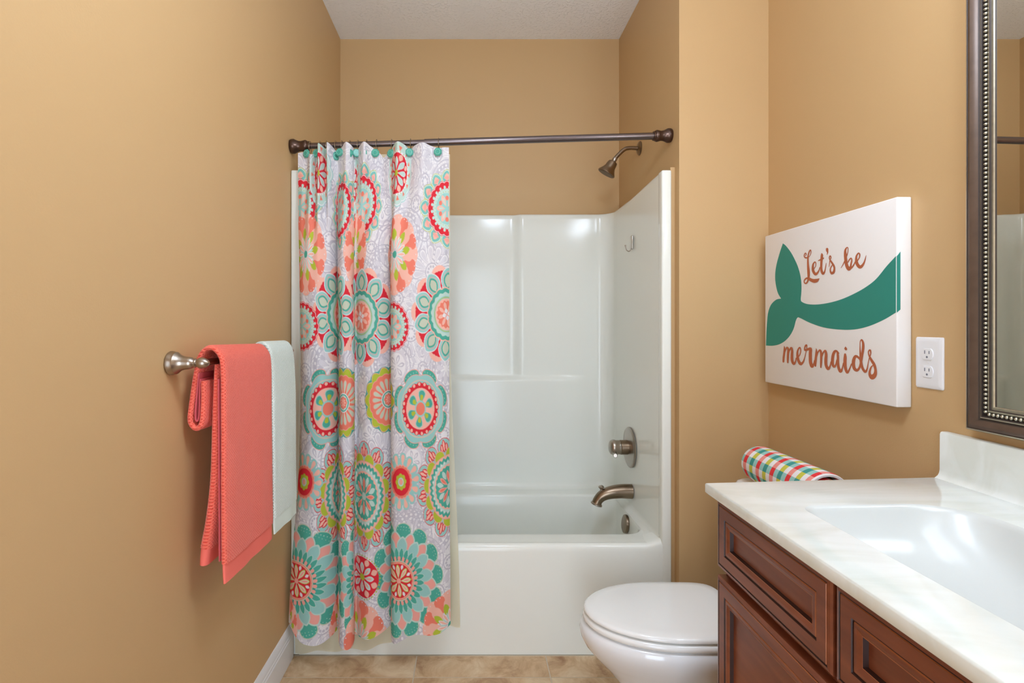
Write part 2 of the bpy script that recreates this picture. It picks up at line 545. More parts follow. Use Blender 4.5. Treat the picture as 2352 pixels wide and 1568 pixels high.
def tub_basin():
    def ring(x0, x1, y0, y1, r, z, n=10):
        return [(px, py, z) for px, py in rrect(x0, x1, y0, y1, r, n)]
    rings = [ring(-0.69, 0.775, TF + 0.02, 2.93, 0.02, ZR),
             ring(-0.60, 0.735, 2.252, 2.795, [.10, .12, .12, .09], ZR),
             ring(-0.595, 0.731, 2.257, 2.79, [.10, .12, .12, .09], ZR - 0.0015),
             ring(-0.59, 0.727, 2.262, 2.785, [.10, .12, .12, .09], ZR - 0.006),
             ring(-0.587, 0.724, 2.265, 2.782, [.10, .12, .12, .09], ZR - 0.014),
             ring(-0.57, 0.715, 2.275, 2.772, .12, 0.33),
             ring(-0.54, 0.70, 2.29, 2.755, .12, 0.2),
             ring(-0.51, 0.685, 2.31, 2.735, .12, 0.125),
             ring(-0.47, 0.655, 2.345, 2.70, .12, 0.09),
             ring(-0.40, 0.60, 2.40, 2.65, .10, 0.078)]
    return loft('basin', rings, TUBM, tub, False, True, 60)
tub_basin()
def apron():
    prof = [(2.25, ZR - 0.003), (2.19, ZR), (2.172, ZR - 0.0005), (2.162, ZR - 0.003), (2.155, ZR - 0.009), (2.151, ZR - 0.018), (2.150, ZR - 0.03), (2.150, 0.2), (2.1515, 0.05), (2.152, 0.0)]
    verts, faces = [], []
    for x in np.linspace(-0.677, 0.762, 25):
        # the rim sweeps up into the flange at each end
        for yy, z in prof:
            e = max(0.0, 1 - min(x + 0.677, 0.762 - x) / 0.03)
            verts.append((x, yy, z + (0.018 * e * e if z > ZR - 0.02 else 0)))
    n = len(prof)
    for i in range(24):
        for j in range(n - 1):
            faces.append((i * n + j, (i + 1) * n + j, (i + 1) * n + j + 1, i * n + j + 1))
    return mk('apron', verts, faces, TUBM, tub, True, 60)
apron()

# bathtub fittings
YF = 2.555
XW = 0.7505
v = thing('shower_valve', 'brushed nickel round valve trim with lever on the surround wall', 'faucet', (XW, YF, 0.729))
lathe('escutcheon', [(0.0, 0.0), (0.094, 0.0), (0.0945, 0.004), (0.090, 0.008), (0.084, 0.0095), (0.05, 0.013), (0.03, 0.014)], (XW, YF, 0.729), (-1, 0, 0), NICKEL, v, 48)
lathe('handle_base', [(0.034, 0.0125), (0.034, 0.046), (0.032, 0.048)], (XW, YF, 0.729), (-1, 0, 0), NICKEL_D, v)
lathe('handle', [(0.030, 0.047), (0.033, 0.0495), (0.033, 0.068), (0.036, 0.073), (0.036, 0.082), (0.031, 0.092), (0.022, 0.097), (0.0, 0.099)], (XW, YF, 0.729), (-1, 0, 0), NICKEL, v)
tube('lever', crom([(XW - 0.078, YF - 0.02, 0.708), (XW - 0.084, YF - 0.05, 0.709), (XW - 0.092, YF - 0.088, 0.711)], 6), [0.010] * 5 + [0.0085] * 5 + [0.010, 0.011, 0.008], NICKEL, v, 14)

sp = thing('tub_spout', 'curved brushed nickel tub spout with pull-up diverter', 'faucet', (XW, YF - 0.02, 0.525))
y0 = YF - 0.02
pts = [(XW + 0.001, y0, 0.528), (XW - 0.05, y0, 0.5285), (XW - 0.10, y0, 0.522), (XW - 0.135, y0, 0.508), (XW - 0.155, y0, 0.488), (XW - 0.162, y0, 0.472)]
pp = crom(pts, 6)
rr_ = np.interp(np.linspace(0, 1, len(pp)), [0, .3, .55, .8, .93, 1], [0.034, 0.031, 0.026, 0.022, 0.022, 0.024])
tube('spout_body', pp, list(rr_), NICKEL_D, sp, 24)
lathe('spout_lip', [(0.0, 0), (0.0235, 0), (0.027, 0.003), (0.027, 0.008), (0.02, 0.011), (0, 0.0105)], (XW - 0.1605, y0, 0.474), (-0.35, 0, -1), NICKEL, sp)
lathe('diverter_knob', [(0.0065, 0.0), (0.006, 0.016), (0.008, 0.019), (0.0125, 0.024), (0.0135, 0.028), (0.009, 0.033), (0.0, 0.036)], (XW - 0.139, y0, 0.522), (-0.05, 0, 1), NICKEL, sp, 20)

ov = tag(lathe('overflow_plate', [(0.0, 0.0), (0.041, 0.0), (0.042, 0.006), (0.0405, 0.012), (0.036, 0.014), (0.0, 0.0145)], (0.7185, 2.50, 0.389), (-1, 0, 0.13), NICKEL_D, None, 40), 'round brushed nickel overflow plate inside the bathtub', 'drain cover')

sh = thing('wall_shower', 'small bell-shaped brushed nickel shower head on a bent arm', 'shower head', (XP, 2.61, 2.145))
ys_ = 2.61
zf = 2.15
lathe('wall_flange', [(0.0, 0.0), (0.033, 0.0), (0.0335, 0.003), (0.028, 0.008), (0.018, 0.012), (0.0, 0.012)], (XP - 0.0005, ys_, zf), (-1, 0, 0), NICKEL_D, sh, 36)
arm = crom([(XP - 0.005, ys_, zf), (XP - 0.05, ys_, zf + 0.001), (XP - 0.075, ys_, zf - 0.006), (XP - 0.10, ys_, zf - 0.028), (XP - 0.122, ys_, zf - 0.052)], 6)
tube('arm', arm, 0.0095, NICKEL_D, sh, 16)
hd = Vector((-0.5, 0.16, -0.85)).normalized()
ho = Vector((XP - 0.119, ys_, zf - 0.050))
lathe('swivel', [(0.010, -0.004), (0.0115, 0.0), (0.0115, 0.012), (0.009, 0.016), (0.013, 0.021), (0.0, 0.03)], ho, hd, NICKEL, sh, 20)
lathe('bell', [(0.0, 0.014), (0.015, 0.0145), (0.021, 0.018), (0.024, 0.026), (0.026, 0.045), (0.033, 0.060), (0.043, 0.074), (0.044, 0.078), (0.042, 0.081), (0.0, 0.081)], ho, hd, NICKEL_D, sh, 36)
lathe('spray_face', [(0.039, 0.0805), (0.039, 0.0825), (0.02, 0.0835), (0.0, 0.084)], ho, hd, simple('spray_face_rubber', (110, 98, 84), 0.5, 0.5), sh, 36)

hk = thing('adhesive_hook', 'small metal adhesive hook on the side wall of the surround', 'hook', (XW, 2.52, 1.68))
box('hook_plate', XW - 0.007, XW + 0.0005, 2.505, 2.531, 1.652, 1.716, simple('hook_satin', (190, 184, 176), 0.25, 0.9), hk, 0.0034, 3)
tube('prong', crom([(XW - 0.005, 2.518, 1.660), (XW - 0.014, 2.516, 1.644), (XW - 0.028, 2.514, 1.648), (XW - 0.034, 2.513, 1.667)], 6), 0.0024, NICKEL, hk, 10)
lathe('prong_tip', [(0.0, -0.004), (0.003, -0.003), (0.004, 0), (0.003, 0.003), (0, 0.004)], (XW - 0.034, 2.513, 1.669), (0, 0, 1), NICKEL, hk, 12)

# ------------------------------------------------------------------ shower rod
RA = Vector((XL, 2.150, 2.0075)); RB = Vector((XP, 2.205, 2.070))
rd = (RB - RA).normalized(); RLEN = (RB - RA).length
rod = thing('shower_rod', 'dark bronze tension rod across the bathtub alcove', 'curtain rod', tuple(RA))
fp = [(0.0, 0.0005), (0.026, 0.0005), (0.0285, 0.006), (0.0285, 0.016), (0.024, 0.024), (0.0205, 0.034), (0.020, 0.044), (0.0225, 0.054), (0.0235, 0.060), (0.021, 0.066), (0.0185, 0.067), (0.0185, 0.074), (0.0, 0.075)]
lathe('end_cap', fp, RA, rd, BRONZE, rod, 36)
lathe('end_cap', fp, RB, -rd, BRONZE, rod, 36)
xj = (975 - CX) * 2.165 / F
tj = (xj - RA.x) / rd.x
tube('inner_tube', [RA + rd * 0.06, RA + rd * (tj + 0.01)], 0.0118, BRONZE_L, rod, 24)
tube('outer_tube', [RA + rd * tj, RB - rd * 0.06], 0.0140, BRONZE_L, rod, 24)
def rod_at(x):
    return RA + rd * ((x - RA.x) / rd.x)

# ------------------------------------------------------------------ shower curtain
YC0 = 2.13
def wx(px): return (px - CX) * YC0 / F
def wz(py): return CH - (py - CY) * YC0 / F
# control sections: (top px, top depth cm, top y px, low px, low depth cm, pattern coord, bottom y px)
CT = [
 (685, 0.0, 352, 688, 0.0, 688, 1442), (696, 0.3, 351, 695, 1.5, 695, 1452), (707, 0.3, 352, 703, 2.5, 703, 1464),
 (718, 2.0, 357, 715, 3.5, 715, 1474), (728, -0.2, 350, 727, 4.0, 727, 1479), (738, 3.2, 339, 740, 4.0, 740, 1481),
 (749, 0.0, 345, 752, 3.0, 752, 1480), (758, 3.2, 336, 762, 1.0, 762, 1476), (768, 0.0, 345, 768, -1.5, 770, 1472),
 (774, -1.0, 350, 771, -3.6, 785, 1470), (781, 0.0, 348, 774, -1.5, 802, 1476), (790, 1.5, 342, 780, 1.5, 808, 1485),
 (801, 3.2, 333, 790, 3.5, 818, 1490), (811, 1.0, 342, 802, 3.6, 830, 1492), (814, -1.0, 347, 811, 2.2, 839, 1489),
 (820, -0.3, 349, 812, -0.5, 846, 1486), (829, 1.5, 342, 809, -2.8, 860, 1484), (841, 3.2, 331, 813, -3.6, 874, 1484),
 (851, 1.0, 340, 824, -1.5, 886, 1483), (862, -0.3, 346, 840, 0.8, 902, 1480), (873, -1.0, 352, 858, 1.2, 920, 1475),
 (881, -1.2, 358, 876, 0.2, 938, 1467), (890, -0.6, 352, 890, -1.5, 952, 1459), (898, -0.2, 349, 899, -3.4, 968, 1456),
 (906, 1.5, 340, 897, -1.0, 984, 1462), (917, 3.4, 331, 899, 1.8, 994, 1474), (930, 1.5, 338, 908, 3.8, 1003, 1477),
 (942, -0.2, 345, 925, 4.4, 1020, 1467), (956, 1.5, 339, 945, 4.2, 1040, 1457), (973, 2.6, 334, 965, 3.2, 1060, 1459),
 (990, 1.0, 340, 985, 2.8, 1080, 1462), (1007, 0.0, 343, 1005, 3.2, 1100, 1458), (1020, 0.0, 342, 1020, 2.6, 1115, 1451),
 (1031, 0.0, 342, 1032, 1.0, 1127, 1443)]
NC, NR = 520, 1000
def crom_np(vals, n):
    a = np.array(vals, dtype=float)
    t = np.linspace(0, len(a) - 1 - 1e-9, n)
    i = t.astype(int); f = t - i
    ext = np.concatenate([[2 * a[0] - a[1]], a, [2 * a[-1] - a[-2]]])
    p0, p1, p2, p3 = ext[i], ext[i + 1], ext[i + 2], ext[i + 3]
    return 0.5 * (2 * p1 + (p2 - p0) * f + (2 * p0 - 5 * p1 + 4 * p2 - p3) * f ** 2 + (3 * p1 - p0 - 3 * p2 + p3) * f ** 3)
cols = [crom_np([c[k] for c in CT], NC) for k in range(7)]
TPX, TDP, TY, LPX, LDP, PC, BY = cols
BY = BY - 11.0
TY = 352 - 20 * np.tanh((352 - TY) / 13.0)
PC = np.interp(np.linspace(0, len(CT) - 1, NC), range(len(CT)), [c[5] for c in CT])
vv = np.linspace(0, 1, NR)[:, None]
Yp = TY[None, :] + (BY - TY)[None, :] * vv                       # y in photo-scale units
bl = sstep(350, 640, Yp)
Xp = TPX[None, :] * (1 - bl) + LPX[None, :] * bl
Dp = TDP[None, :] * (1 - bl) + LDP[None, :] * bl
flare = sstep(950, 1480, Yp)
idx = np.linspace(0, len(CT) - 1, NC)[None, :]
Xp = Xp - flare * 28 * np.clip(1 - idx / 9.0, 0, 1) + flare * 3 * np.clip((idx - 24) / 9, 0, 1)
Dp = np.where(Dp > 0, Dp * 1.25, Dp)
Dp = Dp + 0.10 * np.sin(Yp / 37.0 + idx * 1.7) + 0.08 * np.sin(Yp / 19.0 - idx * 2.3)
ybase = 2.127 - 0.035 * sstep(360, 700, Yp)
Yref = YC0 - 0.05 * sstep(380, 800, Yp)
VX = (Xp - CX) * Yref / F; VY = ybase - Dp * 0.01; VZ = CH - (Yp - CY) * Yref / F

def find_P(px, py):
    row = int(np.argmin(np.abs(Yp[:, NC // 2] - py)))
    ok = np.where(np.abs(Xp[row] - px) < 1.5)[0]
    if len(ok) == 0:
        ok = [int(np.argmin(np.abs(Xp[row] - px)))]
    k = max(ok, key=lambda q: Dp[row, q])
    return float(PC[k])

# --- printed pattern
C = {k: np.array(lin(*c)) for k, c in dict(
    white=(240, 238, 240), gray=(203, 200, 209), gray2=(222, 219, 225), red=(226, 48, 62), coral=(244, 134, 112),
    peach=(250, 192, 174), pink=(246, 172, 160), teal=(84, 178, 158), teal2=(58, 156, 138), teal3=(126, 198, 188), aqua=(160, 212, 206),
    mint=(198, 224, 214), lime=(188, 200, 66), sage=(206, 214, 192), cream=(232, 226, 190)).items()}

def draw(Pf, Yf, out, cx, cy, rx, ry, layers, rot=0.0, clip=None):
    ok = (np.abs(Pf - cx) < rx * 1.02) & (np.abs(Yf - cy) < ry * 1.02)
    if clip: ok &= (Pf > clip[0]) & (Pf < clip[1])
    sel = np.nonzero(ok)[0]
    if len(sel) == 0: return
    dx = (Pf[sel] - cx) / rx; dy = (Yf[sel] - cy) / ry
    r = np.hypot(dx, dy); th = np.arctan2(dy, dx) + rot
    sub = out[sel]
    for L in layers:
        k = L[0]; c = C[L[1]]
        if k == 'disc': m = r < L[2]
        elif k == 'ring': m = (r > L[2]) & (r < L[3])
        elif k in ('petal', 'drop', 'wedge', 'leafline'):
            n, a, b, wd, ph = L[2:7]
            ph_ = ((th * n / (2 * np.pi)) + ph + 0.5) % 1 - 0.5
            rho = (r - a) / (b - a)
            rc = np.clip(rho, 0, 1)
            if k == 'petal': hw = wd * np.sin(np.pi * rc) ** 0.75
            elif k == 'drop': hw = wd * np.sqrt(np.clip(rc * (1 - rc ** 4), 0, 1)) * 1.25
            elif k == 'wedge': hw = wd * rc
            else: hw = wd * np.sin(np.pi * rc) ** 0.75
            inside = (rho > 0) & (rho < 1) & (np.abs(ph_) < hw)
            if k == 'leafline':
                t = L[7]
                inside &= ~((rho > t) & (rho < 1 - t) & (np.abs(ph_) < hw - t * 0.55))
            m = inside
        elif k == 'scal':
            n, a, amp = L[2:5]
            m = r < a * (1 + amp * np.abs(np.cos(n * th / 2)))
        elif k == 'zig':
            n, a, amp = L[2:5]
            m = r < a * (1 + amp * np.abs(((th * n / (2 * np.pi)) % 1) * 2 - 1))
        elif k == 'dots':
            n, a, s = L[2:5]
            ph = L[5] if len(L) > 5 else 0
            q = (((th * n / (2 * np.pi)) + ph + 0.5) % 1 - 0.5) * 2 * np.pi * a / n
            m = np.hypot(q, r - a) < s
        elif k == 'scalring':
            n, a, amp, wd = L[2:6]
            e = a * (1 + amp * np.abs(np.cos(n * th / 2)))
            m = (r < e) & (r > e - wd)
        sub[m] = c
    out[sel] = sub

STY = {
 'redflower': [('scal', 'aqua', 14, .90, .08), ('scal', 'white', 14, .87, .08), ('scal', 'mint', 14, .84, .08), ('wedge', 'coral', 14, .62, .78, .2, 0), ('disc', 'white', .64), ('dots', 'lime', 34, .615, .018), ('disc', 'red', .58),
               ('petal', 'mint', 8, .08, .46, .3, 0), ('leafline', 'white', 8, .08, .47, .34, 0, .1), ('petal', 'peach', 8, .36, .57, .2, .5), ('disc', 'lime', .09)],
 'redlace': [('zig', 'sage', 24, .80, .12), ('petal', 'lime', 12, .58, 1.0, .50, 0), ('petal', 'white', 12, .58, .985, .47, 0), ('petal', 'aqua', 12, .59, .97, .44, 0), ('petal', 'teal3', 12, .60, .955, .39, 0), ('petal', 'peach', 12, .70, .9, .20, 0), ('petal', 'pink', 12, .74, .83, .28, 0),
             ('scal', 'red', 20, .68, .06), ('scal', 'white', 20, .665, .06), ('scal', 'red', 20, .65, .06), ('zig', 'mint', 20, .475, .10), ('drop', 'mint', 20, .46, .585, .25, .5), ('disc', 'mint', .46), ('dots', 'lime', 30, .43, .012),
             ('disc', 'aqua', .40), ('petal', 'peach', 6, .05, .38, .28, 0), ('petal', 'mint', 6, .1, .3, .12, 0), ('dots', 'coral', 6, .27, .06, .5)],
 'lacesmall': [('scal', 'red', 22, .93, .06), ('scal', 'white', 22, .905, .06), ('scal', 'red', 22, .885, .06), ('zig', 'mint', 22, .67, .10), ('drop', 'mint', 22, .64, .83, .26, .5), ('disc', 'mint', .64), ('dots', 'lime', 30, .615, .018),
               ('disc', 'aqua', .56), ('petal', 'peach', 6, .06, .54, .30, 0), ('petal', 'mint', 6, .15, .42, .14, 0), ('dots', 'coral', 6, .40, .08, .5)],
 'peachflower': [('drop', 'peach', 8, .1, 1.0, .50, 0), ('drop', 'coral', 8, .45, .97, .34, .5), ('drop', 'peach', 8, .1, .80, .40, 0), ('dots', 'white', 40, .92, .016), ('petal', 'lime', 8, .25, .66, .26, .25),
                 ('petal', 'white', 12, .06, .46, .34, 0), ('petal', 'peach', 12, .1, .44, .2, 0), ('petal', 'mint', 12, .1, .40, .16, .5), ('disc', 'teal', .09)],
 'wedgeflower': [('dots', 'peach', 10, .78, .215, .5), ('wedge', 'red', 10, .5, .88, .34, .5), ('dots', 'peach', 70, .89, .02), ('petal', 'white', 10, .38, .95, .47, 0), ('petal', 'aqua', 10, .38, .93, .44, 0), ('leafline', 'pink', 10, .46, .87, .34, 0, .05),
                 ('petal', 'teal', 10, .50, .84, .28, 0), ('petal', 'sage', 10, .54, .80, .20, 0), ('scal', 'peach', 18, .525, .05), ('scal', 'teal', 18, .50, .05), ('zig', 'mint', 18, .42, .08), ('disc', 'aqua', .37), ('ring', 'lime', .335, .35), ('disc', 'peach', .32), ('zig', 'coral', 16, .25, .14),
                 ('petal', 'peach', 8, .04, .25, .3, 0), ('petal', 'white', 4, .0, .12, .4, 0)],
 'tealcorner': [('drop', 'pink', 8, .5, 1.0, .47, 0), ('drop', 'teal', 8, .5, .985, .44, 0), ('dots', 'aqua', 56, .90, .014), ('scal', 'pink', 8, .80, .08), ('scal', 'aqua', 8, .785, .08), ('disc', 'peach', .70), ('disc', 'sage', .685), ('disc', 'aqua', .675),
                ('scal', 'red', 20, .61, .07), ('dots', 'peach', 20, .598, .042, 0), ('ring', 'red', .50, .54), ('disc', 'peach', .50), ('drop', 'aqua', 6, .12, .46, .36, .0), ('drop', 'teal', 6, .13, .44, .31, 0), ('drop', 'lime', 6, .17, .34, .2, 0), ('disc', 'aqua', .2), ('disc', 'coral', .155)],
 'orangegreen': [('scal', 'teal', 14, .93, .06), ('scal', 'pink', 14, .84, .16), ('scal', 'lime', 14, .82, .16), ('scal', 'pink', 18, .74, .05), ('scal', 'coral', 18, .72, .05), ('drop', 'pink', 18, .25, .63, .43, 0), ('drop', 'sage', 18, .27, .61, .34, 0),
                 ('disc', 'white', .27), ('disc', 'teal', .245), ('disc', 'mint', .21), ('scal', 'coral', 8, .15, .2), ('petal', 'peach', 8, .0, .13, .3, 0)],
 'tulip': [('dots', 'red', 12, .80, .196), ('dots', 'aqua', 12, .80, .182), ('petal', 'red', 12, .70, .965, .13, 0), ('petal', 'peach', 12, .73, .945, .07, 0), ('petal', 'red', 12, .70, .89, .12, .17), ('petal', 'peach', 12, .73, .87, .06, .17), ('petal', 'red', 12, .70, .89, .12, -.17), ('petal', 'peach', 12, .73, .87, .06, -.17),
           ('dots', 'pink', 12, .635, .152, .5), ('dots', 'lime', 12, .635, .138, .5), ('disc', 'pink', .64), ('disc', 'peach', .625), ('zig', 'teal', 30, .56, .09), ('zig', 'mint', 30, .49, .11), ('dots', 'white', 30, .50, .014), ('disc', 'peach', .45), ('zig', 'teal', 24, .40, .07),
           ('petal', 'mint', 8, .18, .38, .22, .5), ('petal', 'pink', 8, .05, .34, .26, 0), ('petal', 'coral', 8, .12, .30, .15, 0), ('disc', 'mint', .07)],
 'smallteal': [('drop', 'aqua', 14, .4, 1.0, .5, 0), ('disc', 'aqua', .8), ('drop', 'peach', 14, .58, .93, .28, 0), ('scal', 'pink', 20, .56, .07), ('scal', 'coral', 20, .52, .07), ('disc', 'red', .47), ('scal', 'lime', 8, .24, .2), ('disc', 'mint', .15), ('disc', 'pink', .10)],
 'dahlia': [('drop', 'sage', 14, .5, 1.0, .50, 0), ('drop', 'teal', 14, .5, .985, .46, 0), ('dots', 'mint', 98, .93, .008), ('dots', 'mint', 84, .88, .006), ('petal', 'mint', 14, .46, .86, .42, .5), ('petal', 'pink', 14, .50, .83, .34, .5), ('petal', 'mint', 14, .42, .77, .42, 0), ('petal', 'aqua', 14, .40, .74, .40, 0),
            ('scal', 'aqua', 14, .56, .06), ('petal', 'mint', 28, .36, .57, .46, 0), ('petal', 'teal', 28, .34, .56, .42, 0), ('disc', 'teal2', .40), ('drop', 'pink', 26, .30, .42, .36, 0), ('disc', 'sage', .345), ('disc', 'coral', .325), ('ring', 'peach', .30, .31), ('disc', 'red', .29),
            ('petal', 'lime', 8, .03, .28, .32, 0), ('petal', 'cream', 8, .04, .265, .27, 0), ('petal', 'pink', 8, .1, .24, .12, 0), ('petal', 'white', 8, .2, .285, .14, .5), ('disc', 'pink', .045)],
 'redcircle': [('dots', 'lime', 40, .96, .035), ('disc', 'red', .90), ('petal', 'white', 8, .14, .66, .34, 0), ('petal', 'mint', 8, .16, .63, .30, 0), ('petal', 'pink', 8, .24, .54, .13, 0), ('petal', 'peach', 8, .56, .88, .24, .5), ('disc', 'lime', .15)],
}
GST = [
 [('ring', 'gray', .90, .95), ('ring', 'gray', .62, .80), ('dots', 'white', 20, .71, .05), ('petal', 'gray2', 8, .1, .6, .34, 0), ('leafline', 'gray', 8, .1, .6, .36, 0, .1), ('petal', 'gray', 8, .3, .58, .16, .5)],
 [('drop', 'gray', 12, .3, .98, .45, 0), ('drop', 'white', 12, .34, .94, .36, 0), ('drop', 'gray2', 12, .4, .88, .26, 0), ('disc', 'gray', .34), ('disc', 'white', .29), ('dots', 'gray', 10, .2, .05)],
 [('scalring', 'gray', 12, .88, .1, .06), ('ring', 'gray', .7, .76), ('zig', 'gray2', 18, .58, .12), ('disc', 'white', .48), ('petal', 'gray', 6, .05, .44, .28, 0), ('petal', 'white', 6, .12, .36, .14, 0)],
 [('leafline', 'gray', 10, .3, .96, .45, 0, .07), ('petal', 'gray2', 10, .42, .8, .25, 0), ('ring', 'gray', .24, .3), ('dots', 'gray', 8, .15, .05)]]
MED = []   # (style, P, y, rx, ry, rot)
def M_(style, px, py, rx, ry, rot=0.0, P=None, clip=None):
    MED.append((style, find_P(px, py) if P is None else P, py, rx, ry, rot, clip))
for q in [(1028, 481, 67, 92), (833, 474, 60, 95), (690, 478, 55, 93)]:
    M_('redlace', *q)
M_('redlace', 781, 486, 40, 92, 0.2)
M_('redflower', 737, 404, 29, 80); M_('redflower', 912, 404, 37, 80); M_('redflower', 818, 425, 36, 76, 0, 832, (840, 900))
M_('peachflower', 708, 587, 46, 93); M_('peachflower', 910, 588, 52, 92); M_('peachflower', 812, 580, 40, 90, 0, 862)
M_('wedgeflower', 1028, 722, 80, 114, 0.26); M_('wedgeflower', 826, 728, 80, 118, 0.26); M_('wedgeflower', 770, 722, 62, 116, 0.26, 787)
M_('lacesmall', 694, 749, 46, 58); M_('lacesmall', 902, 750, 40, 58); 
M_('orangegreen', 792, 922, 46, 82); M_('orangegreen', 891, 919, 54, 79)
M_('tealcorner', 968, 936, 62, 94, 0.39); M_('tealcorner', 757, 937, 60, 96, 0.39)
M_('tulip', 834, 1141, 74, 128); M_('tulip', 770, 1135, 60, 122, 0.1, 790); M_('tulip', 1037, 1116, 74, 116, 0.2)
M_('smallteal', 923, 1099, 42, 66, 0.1); M_('smallteal', 702, 1102, 42, 66)
M_('redcircle', 829, 1329, 44, 52); 
M_('dahlia', 918, 1322, 98, 132, 0.1, None, None); M_('dahlia', 684, 1328, 100, 132, 0.1); M_('dahlia', 816, 1330, 62, 128, 0.1, 862, (795, 842))
M_('peachflower', 822, 1478, 66, 98, 0.2); M_('peachflower', 1040, 1432, 62, 80, 0.1); M_('peachflower', 770, 1450, 24, 80, 0, 786)
M_('peachflower', 660, 1440, 20, 70, 0)
order = {'redlace': 1, 'redcircle': 5, 'dahlia': 2, 'lacesmall': 6, 'tealcorner': 4, 'redflower': 3}
MED.sort(key=lambda m: order.get(m[0], 2))
GRAYS = []
rg = random.Random(3)
yy = 340
row = 0
while yy < 1500:
    x = 680 + (25 if row % 2 else 0)
    while x < 1140:
        GRAYS.append((rg.randrange(4), x + rg.uniform(-8, 8), yy + rg.uniform(-14, 14), rg.uniform(36, 50), rg.uniform(52, 74), rg.uniform(0, 1)))
        x += 52
    yy += 72; row += 1

Pg = np.broadcast_to(PC[None, :], Yp.shape)
acc = np.zeros((NR * NC, 3))
dP = 440.0 / NC; dY = 1120.0 / NR
for ox, oy in ((-.25, -.25), (.25, -.25), (-.25, .25), (.25, .25)):
    Pf = (Pg + ox * dP).ravel(); Yf = (Yp + oy * dY).ravel()
    out = np.tile(C['white'], (NR * NC, 1))
    for (s, cx, cy, rx, ry, ro) in GRAYS:
        draw(Pf, Yf, out, cx, cy, rx, ry, GST[s], ro)
    for (s, cx, cy, rx, ry, ro, cl_) in MED:
        draw(Pf, Yf, out, cx, cy, rx, ry, STY[s], ro, cl_)
    acc += out
acc /= 4.0

def grid_mesh(name, VX, VY, VZ):
    nr, nc = VX.shape
    co = np.stack([VX, VY, VZ], axis=-1).reshape(-1, 3).astype(np.float32)
    i = np.arange(nr * nc).reshape(nr, nc)
    q = np.stack([i[:-1, :-1], i[:-1, 1:], i[1:, 1:], i[1:, :-1]], axis=-1).reshape(-1, 4)
    me = bpy.data.meshes.new(name)
    me.vertices.add(len(co)); me.vertices.foreach_set('co', co.ravel())
    me.loops.add(q.size); me.loops.foreach_set('vertex_index', q.ravel().astype(np.int32))
    me.polygons.add(len(q)); me.polygons.foreach_set('loop_start', np.arange(0, q.size, 4, dtype=np.int32))
    me.polygons.foreach_set('use_smooth', np.ones(len(q), dtype=bool))
    me.update(calc_edges=True)
    return me
cme = grid_mesh('shower_curtain', VX, VY, VZ)
ca = cme.attributes.new('print', 'FLOAT_COLOR', 'POINT')
ca.data.foreach_set('color', np.concatenate([acc, np.ones((len(acc), 1))], axis=1).astype(np.float32).ravel())
cme.materials.append(PRINT)
cur = bpy.data.objects.new('shower_curtain', cme); COL.objects.link(cur)
tag(cur, 'white shower curtain printed with coral, red, teal and lime medallions', 'shower curtain')

# --- liner behind the curtain
NL, NLr = 160, 60
u = np.linspace(0, 1, NL)[None, :]; vq = np.linspace(0, 1, NLr)[:, None]
yb_l = 1503 - 10 * np.clip(u * 2, 0, 1) - 52 * sstep(0.4, 0.9, u) + 3 * np.sin(u * 33)
Yl = 352 + (yb_l - 352) * vq
Xl = (690 + (1033 - 690) * u) + sstep(700, 1480, Yl) * ((-14) * (1 - u) + 24 * u) + 0 * u
fr = sstep(1180, 1330, Yl)
Dl = 0.25 * np.sin(u * 46 + 0.6 * np.sin(Yl / 200)) + fr * (0.3)
VLY = 2.1435 - Dl * 0.008
lme = grid_mesh('shower_liner', wx(Xl), VLY, wz(Yl)); lme.materials.append(LINER)
ln = bpy.data.objects.new('shower_liner', lme); COL.objects.link(ln)
tag(ln, 'thin translucent cream vinyl liner hanging behind the printed curtain', 'shower liner')

# --- rings
ring_px = [(709, 706, 355), (732, 728, 354), (747, 747, 356), (767, 772, 358), (782, 782, 353), (800, 806, 356), (819, 820, 353), (839, 838, 356), (862, 863, 353), (897, 898, 354), (941, 941, 352), (1006, 1006, 351)]
ring_words = ['first on the rod beside the end cap by the towel bar', 'second from the end cap over the towel bar wall', 'third from the end cap, behind the narrow red-printed pleat',
    'fourth from the end cap, squeezed behind its neighbour', 'fifth from the end cap, overlapping a neighbour', 'sixth from the end cap, behind a raised white pleat',
    'sixth from the free edge of the curtain', 'fifth from the free edge, behind a raised pleat', 'fourth from the free edge, beside the sagging hem',
    'third from the free edge, before the wide red-flower pleat', 'second from the free edge of the curtain', 'at the free edge of the curtain']
_rot = [0.5, 0.35, -0.4, -0.5, 0.3, 0.6, -0.3, 0.5, 0.05, 0.45, -0.1, 0.1]
def octagon(r, yoff, c, tilt):
    out = []
    ct, st = math.cos(tilt), math.sin(tilt)
    for k in range(8):
        a = math.pi / 8 + k * math.pi / 4
        lx, lz = r * math.cos(a), r * math.sin(a) * 1.02
        out.append((c[0] + lx * ct + yoff * st, c[1] + yoff * ct - lx * st, c[2] + lz))
    return out
